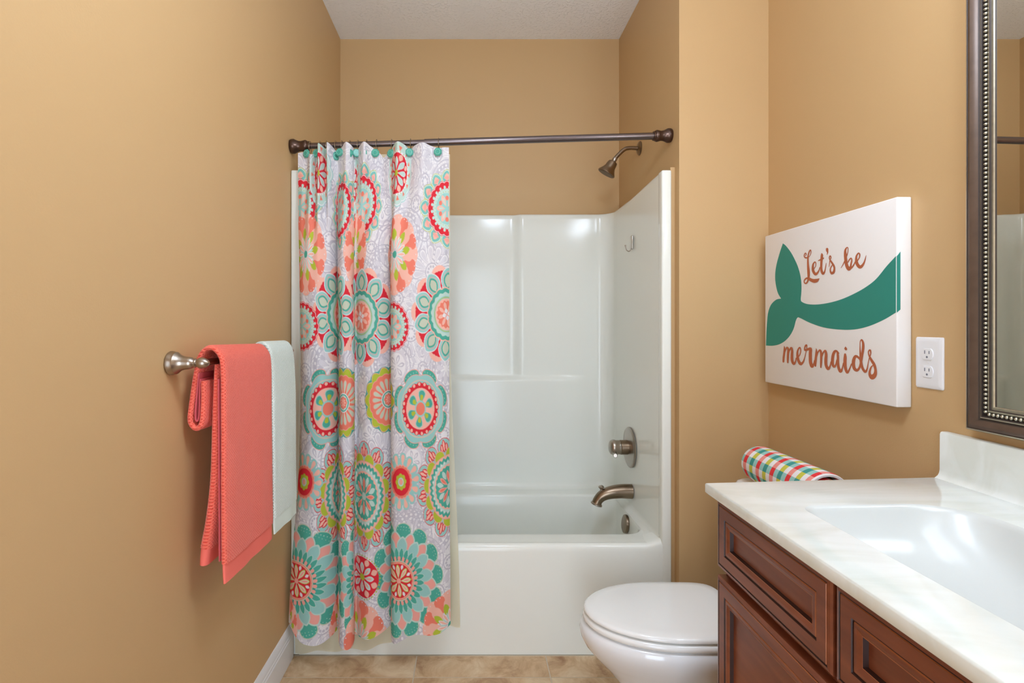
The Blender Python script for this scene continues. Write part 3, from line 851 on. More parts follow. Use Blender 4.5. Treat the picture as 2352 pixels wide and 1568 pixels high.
for (rpx, bpx, bpy_), wd, tl in zip(ring_px, ring_words, _rot):
    x = wx(rpx); rc = rod_at(x)
    bx_, bz_ = wx(bpx), wz(bpy_)
    row = int(np.argmin(np.abs(Yp[:, NC // 2] - bpy_)))
    kk = int(np.argmin(np.abs(Xp[row] - bpx) - Dp[row] * 0.0))
    near = np.where(np.abs(Xp[row] - bpx) < 4)[0]
    surf = float(VY[row, kk])
    by_ = surf + 0.012 if rpx in (747, 800, 839) else surf - (0.006 if rpx in (709, 767) else 0.011)
    t = thing('curtain_ring', 'teal octagon curtain ring, ' + wd, 'curtain ring', (bx_, by_, bz_), 'teal octagon curtain rings on the shower rod')
    # wire loop over the rod
    pth = []
    top = rc.z + 0.0175
    for a in np.linspace(-100, 260, 26)[:-1]:
        ar = math.radians(a)
        pth.append((x + (bx_ - x) * max(0, min(1, (top - (rc.z + 0.012 * math.sin(ar))) / 0.05)) * 0.3, rc.y - 0.0185 * math.cos(ar), rc.z - 0.006 + 0.0235 * math.sin(ar)))
    tube('wire_loop', pth, 0.0011, WIRE, t, 8, True)
    tube('wire_stem', [(bx_ * 0.3 + x * 0.7, rc.y - 0.012, rc.z - 0.022), (bx_, by_ + 0.003, bz_)], 0.0011, WIRE, t, 8)
    c0 = (bx_, by_, bz_)
    R0 = 0.0168
    rings_ = [octagon(R0 * .96, 0.002, c0, tl), octagon(R0, 0.0, c0, tl), octagon(R0 * .96, -0.002, c0, tl), octagon(R0 * .80, -0.0042, c0, tl)]
    bt = loft('button', rings_, RINGTEAL, t, True, True, 20)
    loft('button_inlay', [octagon(R0 * .62, -0.0038, c0, tl), octagon(R0 * .60, -0.0052, c0, tl), octagon(R0 * .54, -0.0052, c0, tl), octagon(R0 * .53, -0.0046, c0, tl)], RINGTEAL_L, bt, True, False, 20)
    loft('button_face', [octagon(R0 * .53, -0.0040, c0, tl), octagon(R0 * .52, -0.0050, c0, tl)], RINGTEAL, bt, True, True, 20)

# ------------------------------------------------------------------ towel bar
XB, ZB = -0.640, 1.213
Y1, Y2 = 1.286, 1.900
tb = thing('towel_bar', 'brushed nickel towel bar with turned posts on the tan wall', 'towel bar', (XL, (Y1 + Y2) / 2, ZB))
pp_ = [(0.0, 0.0005), (0.0265, 0.0005), (0.0285, 0.004), (0.0280, 0.009), (0.0262, 0.013), (0.0262, 0.017), (0.0235, 0.020), (0.0185, 0.027), (0.0155, 0.036), (0.0145, 0.046), (0.013, 0.053), (0.010, 0.056), (0.0085, 0.058), (0.0105, 0.060), (0.0105, 0.062), (0.0085, 0.064), (0.0125, 0.070), (0.0135, 0.076), (0.0115, 0.084), (0.007, 0.091), (0.0, 0.095)]
for yv in (Y1, Y2):
    lathe('post', pp_, (XL, yv, ZB), (1, 0, 0), NICKEL, tb, 32)
tube('bar', [(XB, Y1, ZB), (XB, Y2, ZB)], 0.008, NICKEL_D, tb, 16)

# ------------------------------------------------------------------ hanging towels
def slab(name, path, thick, y0, y1, mat, parent, ny=14, n=6, wob=0.003, seed=0, yshift=None, tz=None):
    """cloth layer: path of (x,z) swept along y with rounded thickness.  yshift(s) moves the near/far edges, tz(t) lowers z along y"""
    P = crom(path, n)
    m = len(P)
    th = thick if hasattr(thick, '__len__') else [thick] * 2
    ths = np.interp(np.linspace(0, 1, m), np.linspace(0, 1, len(th)), th)
    L, Rr = [], []
    for i in range(m):
        d = P[min(i + 1, m - 1)] - P[max(i - 1, 0)]
        d = d / (np.linalg.norm(d) + 1e-9)
        nrm = np.array([-d[1], d[0]])
        L.append((P[i], nrm, ths[i] / 2))
    ends = [(0.0, 0.25), (0.15, 0.72), (0.5, 1.0)]
    yvs = []
    tmax = max(ths)
    for e, s in ends: yvs.append((y0 + e * tmax, s))
    for k in range(1, ny): yvs.append((y0 + 0.5 * tmax + (y1 - y0 - tmax) * k / ny, 1.0))
    for e, s in reversed(ends): yvs.append((y1 - e * tmax, s))
    rnd = random.Random(seed)
    a1, a2, a3 = rnd.uniform(0, 6), rnd.uniform(0, 6), rnd.uniform(0, 6)
    verts, faces = [], []
    nr = 2 * m
    for (yv, s) in yvs:
        tt = (yv - y0) / (y1 - y0)
        ring = []
        for sgn in (1, -1):
            seq = range(m) if sgn == 1 else range(m - 1, -1, -1)
            for i in seq:
                p, nm, h = L[i]
                si = i / (m - 1)
                endt = 1.0
                wv = wob * (math.sin(yv * 38 + a1 + p[1] * 5) + 0.6 * math.sin(yv * 71 + a2 - p[1] * 9)) * min(1, abs(p[1] - ZB) * 4)
                x = p[0] + nm[0] * h * s * sgn + wv
                z = p[1] + nm[1] * h * s * sgn
                if tz: z += tz(tt, si)
                ys = yshift(tt, si) if yshift else 0
                ring.append((x, yv + ys, z))
        verts += ring
    for j in range(len(yvs) - 1):
        for k in range(nr):
            k2 = (k + 1) % nr
            faces.append((j * nr + k, j * nr + k2, (j + 1) * nr + k2, (j + 1) * nr + k))
    faces.append(tuple(range(nr))); faces.append(tuple((len(yvs) - 1) * nr + k for k in range(nr)))
    return mk(name, verts, faces, mat, parent, True, 50)

ct = thing('bath_towel', 'folded coral terry towel draped over the towel bar', 'towel', (XB, 1.49, 0.66))
ya, yb_ = 1.335, 1.655
def ctz(t, s): return -0.012 * t * (1 - s) * 1.0
# outer layer, over the bar and into the loop at the back
slab('outer_layer', [(-0.604, 0.715), (-0.606, 0.90), (-0.608, 1.08), (-0.609, 1.19), (-0.616, 1.228), (-0.640, 1.2475), (-0.664, 1.228), (-0.676, 1.18), (-0.688, 1.10), (-0.690, 1.065), (-0.676, 1.048), (-0.662, 1.062), (-0.6575, 1.11), (-0.6575, 1.165)],
     [0.015, 0.013, 0.013, 0.013], ya, yb_, CORAL, ct, 16, 6, 0.0012, 1, None, ctz)
slab('outer_border', [(-0.603, 0.667), (-0.604, 0.69), (-0.6045, 0.722)], [0.006, 0.008], ya + 0.001, yb_ - 0.001, CORAL_B, ct, 16, 6, 0.0012, 1, None, ctz)
slab('inner_layer', [(-0.660, 0.748), (-0.648, 0.82), (-0.638, 0.92), (-0.634, 1.05), (-0.6315, 1.14), (-0.6305, 1.19), (-0.6305, 1.205)],
     [0.030, 0.024, 0.018, 0.011], ya + 0.012, yb_ - 0.02, CORAL, ct, 12, 6, 0.001, 4)
slab('inner_border', [(-0.664, 0.706), (-0.662, 0.73), (-0.6595, 0.752)], [0.022, 0.026], ya + 0.013, yb_ - 0.021, CORAL_B, ct, 12, 6, 0.001, 4)
slab('hem_piping', [(-0.6185, 0.72), (-0.6195, 0.90), (-0.6205, 1.08), (-0.621, 1.17)], 0.004, ya + 0.006, ya + 0.05, CORAL_P, ct, 3, 8, 0.0, 5)
slab('hem_piping', [(-0.6685, 1.185), (-0.6755, 1.11), (-0.6775, 1.078), (-0.674, 1.066), (-0.669, 1.074), (-0.667, 1.11), (-0.6655, 1.17)], 0.0035, ya + 0.004, ya + 0.08, CORAL_P, ct, 3, 8, 0.0, 6)

mt = thing('hand_towel', 'pale mint terry towel draped over the far end of the towel bar', 'towel', (XB, 1.77, 0.64))
yc, yd = 1.660, 1.872
slab('terry_body', [(-0.600, 0.712), (-0.602, 0.90), (-0.606, 1.10), (-0.612, 1.205), (-0.622, 1.236), (-0.640, 1.2465), (-0.658, 1.236), (-0.668, 1.205), (-0.671, 1.10), (-0.672, 0.90), (-0.672, 0.80)],
     [0.014, 0.013], yc, yd, MINT, mt, 14, 6, 0.0018, 2, None, lambda t, s: -0.006 * t * (1 - s))
slab('border', [(-0.598, 0.664), (-0.599, 0.69), (-0.600, 0.72)], [0.006, 0.008], yc + 0.001, yd - 0.001, MINT_B, mt, 14, 6, 0.0018, 2, None, lambda t, s: -0.006 * t)

# ------------------------------------------------------------------ canvas print on the right wall
XCF = 1.122
def unproj(px, py, X=XCF):
    Y = X * F / (px - CX)
    return (X, Y, CH - (py - CY) * Y / F)
cv = thing('canvas_print', 'white stretched canvas with teal mermaid tail and copper script lettering', 'wall art', (XR, 1.75, 1.086))
box('canvas', XCF, XR - 0.001, 1.431, 2.071, 1.086, 1.640, CANVAS, cv, 0.003, 3)
def c1(x, y): return (1720 + x / 2.904, 420 + y / 2.904)
tail = [(228, 403), (207, 465), (184, 550), (176, 620), (181, 680), (195, 735), (216, 771), (184, 778), (152, 807), (133, 850), (124, 905), (118, 1000), (115, 1084),
        (160, 1085), (205, 1075), (245, 1050), (278, 1012), (300, 968), (313, 920), (324, 899), (340, 899), (410, 933), (500, 963), (600, 977), (700, 977), (800, 955), (900, 912), (981, 864),
        (981, 489), (920, 555), (850, 640), (780, 695), (700, 740), (620, 775), (540, 798), (460, 810), (395, 808), (358, 795), (347, 778), (351, 720), (350, 660), (340, 600), (320, 540), (285, 470), (250, 422)]
sharp = {0, 6, 12, 27, 28}
def smooth_poly(pts, sharp, n=5):
    segs = []
    idx = sorted(sharp)
    out = []
    m = len(pts)
    for a, b in zip(idx, idx[1:] + [idx[0] + m]):
        seg = [pts[k % m] for k in range(a, b + 1)]
        out += [tuple(p) for p in crom(seg, n)[:-1]]
    return out
tp = smooth_poly(tail, sharp)
def flat_poly(name, pts3, mat, parent, thick=0.0005, nrm=(-1, 0, 0)):
    bm = bmesh.new()
    nv = Vector(nrm)
    vs = [bm.verts.new(Vector(p) + nv * thick) for p in pts3]
    es = [bm.edges.new((vs[i], vs[(i + 1) % len(vs)])) for i in range(len(vs))]
    bmesh.ops.triangle_fill(bm, use_beauty=True, edges=es)
    vb = [bm.verts.new(Vector(p) - nv * 0.0005) for p in pts3]
    for i in range(len(vs)):
        j = (i + 1) % len(vs)
        bm.faces.new((vs[i], vs[j], vb[j], vb[i]))
    return from_bm(name, bm, mat, parent, False)
flat_poly('mermaid_tail', [unproj(*c1(x, y)) for x, y in tp], TEALP, cv)
# the print wraps round the canvas edge
za = unproj(*c1(981, 489))[2]; zb = unproj(*c1(981, 864))[2]
flat_poly('tail_wrap', [(XCF, 1.431, za), (XCF + 0.009, 1.431, za + 0.012), (XCF + 0.009, 1.431, zb + 0.008), (XCF, 1.431, zb)], TEALP, cv, 0.0005, (0, -1, 0))

def letter(name, strokes, conv):
    bm = bmesh.new()
    kz = -1
    for st in strokes:
        P = crom(st, 7)
        m = len(P)
        top, bot = [], []
        kz += 1
        for i in range(m):
            dx_ = XCF - 0.0006 - i * 4e-6 - kz * 4e-4
            d = P[min(i + 1, m - 1)][:2] - P[max(i - 1, 0)][:2]
            d = d / (np.linalg.norm(d) + 1e-9)
            nm = np.array([-d[1], d[0]])
            h = max(P[i][2], 4) / 2
            a = unproj(*conv(*(P[i][:2] + nm * h))); b = unproj(*conv(*(P[i][:2] - nm * h)))
            top.append(bm.verts.new((dx_, a[1], a[2]))); bot.append(bm.verts.new((dx_, b[1], b[2])))
        for i in range(m - 1):
            bm.faces.new((top[i], top[i + 1], bot[i + 1], bot[i]))
        for e in (0, -1):                                   # round ends
            c = P[e][:2]; h = max(P[e][2], 4) / 2
            vs = []
            for k in range(12):
                a = unproj(*conv(c[0] + h * math.cos(k * math.pi / 6), c[1] + h * math.sin(k * math.pi / 6)))
                vs.append(bm.verts.new((XCF - 0.00055 - kz * 4e-4, a[1], a[2])))
            bm.faces.new(vs)
    me = bpy.data.meshes.new(name)
    bm.to_mesh(me); bm.free(); me.materials.append(COPPERP)
    return link(name, me, cv, False)
A = lambda x, y: (1830 + x / 13.067, 550 + y / 13.067)
B = lambda x, y: (1785 + x / 9.8, 770 + y / 9.8)
letter('letter_l', [[(272, 485, 24), (290, 435, 28), (265, 408, 32), (237, 450, 30), (234, 510, 34), (275, 545, 40), (335, 535, 32), (385, 500, 18), (430, 410, 20), (425, 318, 32), (390, 345, 34), (352, 470, 40), (343, 600, 48), (346, 750, 60), (358, 900, 76), (365, 1050, 74), (360, 1150, 60), (340, 1245, 46), (290, 1312, 42), (238, 1290, 32), (242, 1215, 34), (305, 1160, 50), (380, 1175, 76), (460, 1220, 95), (540, 1240, 112), (610, 1225, 100), (660, 1190, 44), (690, 1165, 6)]], A)
letter('letter_e', [[(535, 860, 22), (575, 790, 22), (578, 705, 28), (547, 672, 32), (500, 740, 48), (490, 850, 70), (505, 950, 78), (565, 1035, 80), (625, 1000, 58), (675, 920, 34), (705, 830, 26)]], A)
letter('letter_t', [[(755, 420, 30), (762, 475, 72), (750, 600, 70), (742, 800, 68), (750, 930, 70), (790, 1018, 74), (835, 985, 46), (862, 890, 32), (880, 780, 24), (892, 705, 12)], [(658, 632, 22), (740, 594, 44), (810, 557, 40), (826, 552, 10)]], A)
letter('apostrophe', [[(917, 285, 74), (920, 330, 72), (932, 375, 46), (928, 410, 28), (912, 455, 12)]], A)
letter('letter_s', [[(975, 820, 12), (990, 700, 26), (1010, 600, 30), (1036, 540, 28), (1012, 492, 40), (985, 540, 34), (1000, 600, 36), (1060, 690, 54), (1120, 790, 58), (1138, 880, 56), (1115, 975, 72), (1060, 1008, 76), (1022, 955, 50), (1018, 880, 36), (1050, 800, 28), (1085, 748, 20)]], A)
letter('letter_b', [[(1335, 850, 14), (1400, 740, 28), (1480, 560, 36), (1535, 390, 24), (1545, 260, 24), (1512, 238, 32), (1465, 320, 60), (1465, 450, 86), (1480, 620, 92), (1510, 780, 98), (1572, 878, 110), (1620, 830, 62), (1640, 720, 46), (1660, 620, 40), (1640, 562, 40), (1590, 600, 36), (1550, 680, 26)], [(1575, 890, 70), (1660, 835, 44), (1730, 740, 34), (1775, 640, 26)]], A)
letter('letter_e', [[(1830, 640, 26), (1890, 520, 34), (1892, 435, 44), (1852, 412, 40), (1800, 500, 54), (1795, 620, 82), (1825, 740, 95), (1900, 822, 96), (1970, 785, 76), (2030, 690, 48), (2065, 580, 32), (2090, 475, 10)]], A)
letter('letter_m', [[(160, 238, 8), (168, 290, 34), (162, 400, 44), (150, 500, 46), (145, 590, 42)], [(168, 420, 22), (190, 340, 26), (225, 272, 34), (255, 310, 44), (250, 420, 46), (246, 520, 44), (244, 608, 32)], [(262, 420, 22), (285, 335, 26), (325, 278, 40), (345, 350, 52), (340, 470, 58), (347, 570, 58), (385, 638, 56), (420, 590, 30), (437, 510, 22)]], B)
letter('letter_e', [[(437, 515, 24), (500, 460, 24), (533, 370, 24), (528, 295, 28), (505, 275, 32), (465, 350, 38), (462, 450, 56), (482, 560, 58), (535, 640, 66), (590, 595, 38), (625, 500, 20), (648, 400, 16), (660, 330, 18)]], B)
letter('letter_r', [[(672, 300, 20), (672, 225, 26), (650, 225, 40), (625, 280, 30), (635, 330, 46), (700, 312, 54), (755, 305, 66), (752, 400, 74), (752, 520, 74), (760, 620, 72), (792, 695, 72), (828, 650, 38), (850, 560, 28)]], B)
letter('letter_m', [[(883, 292, 8), (888, 350, 38), (880, 450, 48), (870, 560, 54), (865, 685, 40)], [(895, 480, 24), (920, 390, 28), (965, 332, 38), (995, 380, 48), (998, 500, 50), (995, 620, 46), (990, 718, 30)], [(1010, 500, 22), (1040, 400, 28), (1090, 342, 40), (1112, 430, 58), (1105, 560, 66), (1112, 670, 62), (1158, 752, 60), (1200, 690, 32), (1225, 590, 24)]], B)
letter('letter_a', [[(1385, 400, 36), (1340, 355, 46), (1300, 365, 60), (1265, 440, 64), (1250, 560, 68), (1258, 660, 58), (1292, 705, 48), (1330, 650, 36), (1355, 550, 36)], [(1365, 378, 46), (1375, 480, 54), (1376, 620, 56), (1392, 730, 60), (1435, 812, 60), (1475, 735, 30), (1500, 620, 22)]], B)
letter('letter_i', [[(1533, 425, 44), (1535, 500, 72), (1532, 600, 74), (1540, 720, 70), (1582, 835, 52), (1630, 765, 34), (1680, 640, 24)], [(1545, 258, 14), (1548, 290, 58), (1558, 310, 52)]], B)
letter('letter_d', [[(1880, 560, 28), (1830, 495, 48), (1770, 470, 58), (1732, 540, 72), (1722, 640, 76), (1742, 740, 70), (1800, 785, 60), (1855, 730, 48), (1890, 620, 50), (1915, 450, 58), (1940, 300, 60), (1942, 180, 52), (1912, 100, 34), (1878, 140, 20), (1872, 250, 20), (1878, 400, 36), (1890, 560, 56), (1910, 680, 60), (1950, 775, 56), (1995, 815, 56), (2030, 765, 34), (2055, 640, 20), (2080, 510, 18)]], B)
letter('letter_s', [[(2080, 510, 22), (2110, 420, 26), (2107, 350, 34), (2088, 332, 38), (2060, 370, 28), (2075, 450, 34), (2130, 560, 58), (2190, 660, 62), (2220, 780, 60), (2208, 880, 86), (2150, 935, 116), (2098, 895, 70), (2090, 820, 50), (2120, 720, 34), (2165, 672, 18)]], B)

# ------------------------------------------------------------------ outlet
ol = thing('wall_outlet', 'white duplex electrical outlet between canvas and mirror', 'outlet', (XR, 1.374, 1.206))
oy0, oy1, oz0, oz1 = 1.333, 1.415, 1.142, 1.272
bmv = bmesh.new()
def plate():
    rings = []
    for ins, x in ((0, 0.0), (0, 0.002), (0.002, 0.0045), (0.007, 0.006), (0.012, 0.0065)):
        rings.append([(XR - 0.0002 - x, a, b) for a, b in rrect(oy0 + ins, oy1 - ins, oz0 + ins, oz1 - ins, 0.004, 4)])
    return loft('cover_plate', rings, PLASTIC, ol, True, True, 30)
plate()
ocy = (oy0 + oy1) / 2
for zc in (1.229, 1.185):
    rr2 = []
    for s, x in ((1.0, 0.0062), (1.0, 0.0082), (0.95, 0.0090)):
        ring = []
        for k in range(32):
            a = 2 * math.pi * k / 32
            yy_ = 0.0175 * s * math.cos(a); zz_ = max(-0.0145 * s, min(0.0145 * s, 0.0185 * s * math.sin(a)))
            ring.append((XR - x, ocy + yy_, zc + zz_))
        rr2.append(ring)
    rc_ = loft('receptacle', rr2, PLASTIC, ol, True, True, 30)
    for dy_, hh in ((0.0065, 0.0085), (-0.0065, 0.0075)):
        box('slot', XR - 0.0094, XR - 0.0085, ocy + dy_ - 0.0012, ocy + dy_ + 0.0012, zc + 0.001, zc + 0.001 + hh, SLOT, rc_)
    lathe('ground_hole', [(0.0, 0), (0.0027, 0), (0.0027, 0.0008), (0, 0.0008)], (XR - 0.0087, ocy, zc - 0.007), (-1, 0, 0), SLOT, rc_, 14)
lathe('screw', [(0.0, 0), (0.003, 0), (0.0025, 0.001), (0, 0.0012)], (XR - 0.0062, ocy, 1.207), (-1, 0, 0), PLASTIC, ol, 14)

# ------------------------------------------------------------------ framed mirror
mr = thing('framed_mirror', 'large wall mirror in a beaded bronze and silver frame', 'mirror', (XR, 0.75, 1.065))
MY0, MY1, MZ0, MZ1 = 0.20, 1.247, 1.0646, 2.16
fprof = [(0.0, 0.0, 0), (0.0, 0.023, 0), (0.002, 0.0275, 1), (0.0045, 0.0285, 1), (0.006, 0.027, 2), (0.009, 0.029, 0), (0.014, 0.030, 0), (0.020, 0.0275, 0), (0.026, 0.022, 0), (0.029, 0.0195, 2), (0.0305, 0.0195, 2), (0.031, 0.0225, 1), (0.0335, 0.0235, 1), (0.0355, 0.0225, 2), (0.036, 0.017, 2), (0.046, 0.017, 2), (0.0465, 0.0195, 1), (0.050, 0.0205, 1), (0.052, 0.0195, 2), (0.0525, 0.0175, 2), (0.0555, 0.0175, 1), (0.0575, 0.018, 1), (0.0595, 0.016, 1), (0.060, 0.006, 2)]
def rail(side):
    """one mitred frame rail"""
    verts, faces, mi = [], [], []
    for e in (0, 1):
        for wv_, h, _ in fprof:
            if side == 'left':  yv = MY1 - wv_; zv = (MZ0 + wv_) if e == 0 else (MZ1 - wv_)
            if side == 'right': yv = MY0 + wv_; zv = (MZ0 + wv_) if e == 0 else (MZ1 - wv_)
            if side == 'bottom': zv = MZ0 + wv_; yv = (MY1 - wv_) if e == 0 else (MY0 + wv_)
            if side == 'top': zv = MZ1 - wv_; yv = (MY1 - wv_) if e == 0 else (MY0 + wv_)
            verts.append((XR - 0.0005 - h, yv, zv))
    n = len(fprof)
    for i in range(n - 1):
        faces.append((i, i + 1, n + i + 1, n + i)); mi.append(fprof[i + 1][2])
    return mk('frame_rail', verts, faces, None, mr, True, 30, [FRAME_BR, FRAME_SV, FRAME_DK], mi)
rails = {s: rail(s) for s in ('left', 'right', 'bottom', 'top')}
box('mirror_glass', XR - 0.0145, XR - 0.0045, MY0 + 0.055, MY1 - 0.055, MZ0 + 0.055, MZ1 - 0.055, MIRROR, mr)
box('backing', XR - 0.0039, XR - 0.0008, MY0 + 0.012, MY1 - 0.012, MZ0 + 0.012, MZ1 - 0.012, FRAME_DK, mr)
def bead_mesh(sy, sz):
    bm = bmesh.new()
    bmesh.ops.create_uvsphere(bm, u_segments=8, v_segments=5, radius=1.0)
    for q in bm.verts: q.co = Vector((q.co.x * 0.0048, q.co.y * sy, q.co.z * sz))
    me = bpy.data.meshes.new('bead'); bm.to_mesh(me); bm.free()
    me.materials.append(FRAME_SV)
    me.polygons.foreach_set('use_smooth', np.ones(len(me.polygons), dtype=bool))
    return me
bz, by = bead_mesh(0.0044, 0.0036), bead_mesh(0.0036, 0.0044)
xb = XR - 0.0005 - 0.0185
def bead_at(me, yv, zv, par):
    o = bpy.data.objects.new('bead', me); COL.objects.link(o); o.parent = par; o.location = (xb, yv, zv)
    if par.location.length > 0: o.location = Vector((xb, yv, zv)) - par.matrix_world.translation
STEP = 0.0098
def mpi(o, par): o.matrix_parent_inverse = Matrix.Translation(par.matrix_world.translation).inverted()
z = MZ0 + 0.046
while z < MZ1 - 0.04:
    o = bpy.data.objects.new('bead', bz); COL.objects.link(o); o.parent = rails['left']; o.location = (xb, MY1 - 0.041, z)
    z += STEP
yv = MY1 - 0.05
while yv > MY0 + 0.04:
    o = bpy.data.objects.new('bead', by); COL.objects.link(o); o.parent = rails['bottom']; o.location = (xb, yv, MZ0 + 0.041)
    yv -= STEP
def bead_row(par, pts_):
    bm = bmesh.new()
    for p in pts_:
        r_ = bmesh.ops.create_uvsphere(bm, u_segments=8, v_segments=5, radius=0.0043)
        bmesh.ops.translate(bm, verts=r_['verts'], vec=Vector(p))
    o = from_bm('bead_row', bm, FRAME_SV, par); o['kind'] = 'stuff'
bead_row(rails['top'], [(xb, q, MZ1 - 0.041) for q in np.arange(MY0 + 0.05, MY1 - 0.045, STEP)])
bead_row(rails['right'], [(xb, MY0 + 0.041, q) for q in np.arange(MZ0 + 0.05, MZ1 - 0.045, STEP)])

# ------------------------------------------------------------------ vanity cabinet
XF = 0.597      # face frame
XD = 0.575      # front of doors and drawers
VY1, VY0 = 1.268, -0.35
vc = thing('vanity_cabinet', 'reddish cherry wood vanity cabinet with recessed panel drawers', 'vanity', (0.87, 0.46, 0))
def carcass():
    bm = bmesh.new()
    x1 = XR - 0.001
    for (a, b, c, d, e, f) in ((XF, XF + 0.02, VY0, VY1, 0.10, 0.906), (XF + 0.02, x1, VY1 - 0.018, VY1, 0.0, 0.906), (XF + 0.02, x1, VY0, VY0 + 0.018, 0.0, 0.906),
                               (x1 - 0.012, x1, VY0 + 0.018, VY1 - 0.018, 0.10, 0.906), (XF + 0.02, x1, VY0 + 0.018, VY1 - 0.018, 0.10, 0.118), (XF + 0.07, XF + 0.085, VY0 + 0.018, VY1 - 0.018, 0.0, 0.10)):
        r = bmesh.ops.create_cube(bm, size=1.0)
        for q in r['verts']:
            q.co = Vector(((a + b) / 2 + q.co.x * (b - a), (c + d) / 2 + q.co.y * (d - c), (e + f) / 2 + q.co.z * (f - e)))
    return from_bm('carcass', bm, WOOD, vc, False)
carcass()
PROF = [(0.0, -XF + XD, 0), (0.0, 0.004, 3), (0.003, 0.0012, 0), (0.0085, 0.0, 0), (0.0095, 0.0018, 2), (0.0115, 0.0018, 2), (0.0125, 0.0, 1), (0.036, 0.0, 0), (0.037, 0.0028, 2), (0.0395, 0.003, 2), (0.041, 0.001, 1), (0.046, 0.0012, 0), (0.0535, 0.0045, 0), (0.0545, 0.0045, 1), (0.056, 0.0125, 2), (0.060, 0.0125, 0)]
def panel_front(name, y0, y1, z0, z1, xf=XD, parent=None, sc=1.0):
    rings, mi = [], []
    verts, faces = [], []
    prof = [(0.0, XF - xf)] + [(p[0] * sc, p[1]) for p in PROF[1:]]
    for ins, dep in prof:
        for (yy_, zz_) in ((y0 + ins, z0 + ins), (y1 - ins, z0 + ins), (y1 - ins, z1 - ins), (y0 + ins, z1 - ins)):
            verts.append((xf + dep, yy_, zz_))
    for i in range(len(prof) - 1):
        k = PROF[i + 1][2]
        for c in range(4):
            c2 = (c + 1) % 4
            faces.append((i * 4 + c, i * 4 + c2, (i + 1) * 4 + c2, (i + 1) * 4 + c)); mi.append({0: 0, 1: 1, 2: 2, 3: 0}[k])
    b = (len(prof) - 1) * 4
    faces.append((b, b + 1, b + 2, b + 3)); mi.append(0)
    return mk(name, verts, faces, None, parent, True, 15, [WOOD, WOOD_E, GLAZE], mi)
def front_with_panel(name, y0, y1, z0, z1):
    fr = panel_front(name, y0, y1, z0, z1, XD, vc)
    return fr
ZD0, ZD1 = 0.742, 0.897
front_with_panel('drawer_front', 0.868, 1.2695, ZD0, ZD1)
front_with_panel('false_drawer_front', 0.25, 0.858, ZD0, ZD1)
front_with_panel('cabinet_door', 0.868, 1.2695, 0.12, 0.722)
front_with_panel('cabinet_door', 0.558, 0.858, 0.12, 0.722)
front_with_panel('cabinet_door', 0.25, 0.550, 0.12, 0.722)

# ------------------------------------------------------------------ countertop with integral basin
ZT, ZU = 0.932, 0.9075
ctp = thing('vanity_countertop', 'glossy white cultured marble countertop with integral sink basin', 'countertop', (0.87, 0.5, ZU))
def countertop():
    outer = [(0.553, 1.281), (XR - 0.001, 1.331), (XR - 0.001, -0.35), (0.553, -0.35)]
    def ins(d):
        return [(0.553 + d, 1.281 - d), (XR - 0.001, 1.331 - d), (XR - 0.001, -0.35), (0.553 + d, -0.35)]
    hole = rrect(0.672, 1.010, 0.50, 1.118, [0.11, 0.035, 0.035, 0.11], 10)
    def skew(p):                      # basin end runs parallel with the counter end
        x, y = p
        t = float(sstep(0.8, 1.11, y))
        return (x, y + t * (x - 0.68) * 0.05)
    hole = [skew(p) for p in hole]
    bm = bmesh.new()
    to = [bm.verts.new((x, y, ZT)) for x, y in ins(0.004)]
    hv = [bm.verts.new((x, y, ZT)) for x, y in hole]
    es = [bm.edges.new((to[i], to[(i + 1) % 4])) for i in range(4)] + [bm.edges.new((hv[i], hv[(i + 1) % len(hv)])) for i in range(len(hv))]
    bmesh.ops.triangle_fill(bm, use_beauty=True, use_dissolve=False, edges=es)
    prev = to
    for d, zz in ((0.0012, ZT - 0.0012), (0.0, ZT - 0.004), (0.0, ZU + 0.003), (0.003, ZU)):
        cur_ = [bm.verts.new((x, y, zz)) for x, y in ins(d)]
        for i in range(4):
            j = (i + 1) % 4
            bm.faces.new((prev[i], prev[j], cur_[j], cur_[i]))
        prev = cur_
    o1 = from_bm('slab', bm, MARBLE, ctp, True, 50)
    cx, cy = 0.845, 0.80
    def ring(sx0, sx1, sy0, sy1, z, rad):
        return [(*skew(p), z) for p in rrect(sx0, sx1, sy0, sy1, rad, 10)]
    R4 = [0.11, 0.035, 0.035, 0.11]
    rings = [[(x, y, ZT) for x, y in hole],
             ring(0.6745, 1.0075, 0.5025, 1.1155, ZT - 0.0012, R4), ring(0.678, 1.004, 0.506, 1.112, ZT - 0.0045, R4), ring(0.681, 1.001, 0.509, 1.109, ZT - 0.010, R4),
             ring(0.692, 0.992, 0.525, 1.09, ZT - 0.045, [0.12, 0.06, 0.06, 0.12]), ring(0.708, 0.975, 0.56, 1.04, ZT - 0.085, [0.12, 0.09, 0.09, 0.12]),
             ring(0.735, 0.945, 0.62, 0.97, ZT - 0.118, 0.10), ring(0.78, 0.90, 0.72, 0.88, ZT - 0.133, 0.055), ring(0.82, 0.86, 0.78, 0.82, ZT - 0.136, 0.018)]
    sm = loft('sink_basin', rings, simple('white_basin_gelcoat', (210, 214, 211), 0.25, coat=0.0), ctp, False, True, 60)
    # backsplash with coved foot
    pr = [(0.001, ZT - 0.001), (0.034, ZT - 0.001), (0.030, ZT + 0.0015), (0.0245, ZT + 0.006), (0.0215, ZT + 0.012), (0.020, ZT + 0.02), (0.0195, 1.038), (0.0175, 1.0425), (0.014, 1.044), (0.001, 1.044)]
    verts = []
    for yv in (1.324, -0.35):
        for d, zz in pr: verts.append((XR - d, yv, zz))
    n = len(pr)
    faces = [(i, (i + 1) % n, n + (i + 1) % n, n + i) for i in range(n)] + [tuple(range(n)), tuple(range(n, 2 * n))]
    mk('backsplash', verts, faces, MARBLE, ctp, True, 40)
countertop()

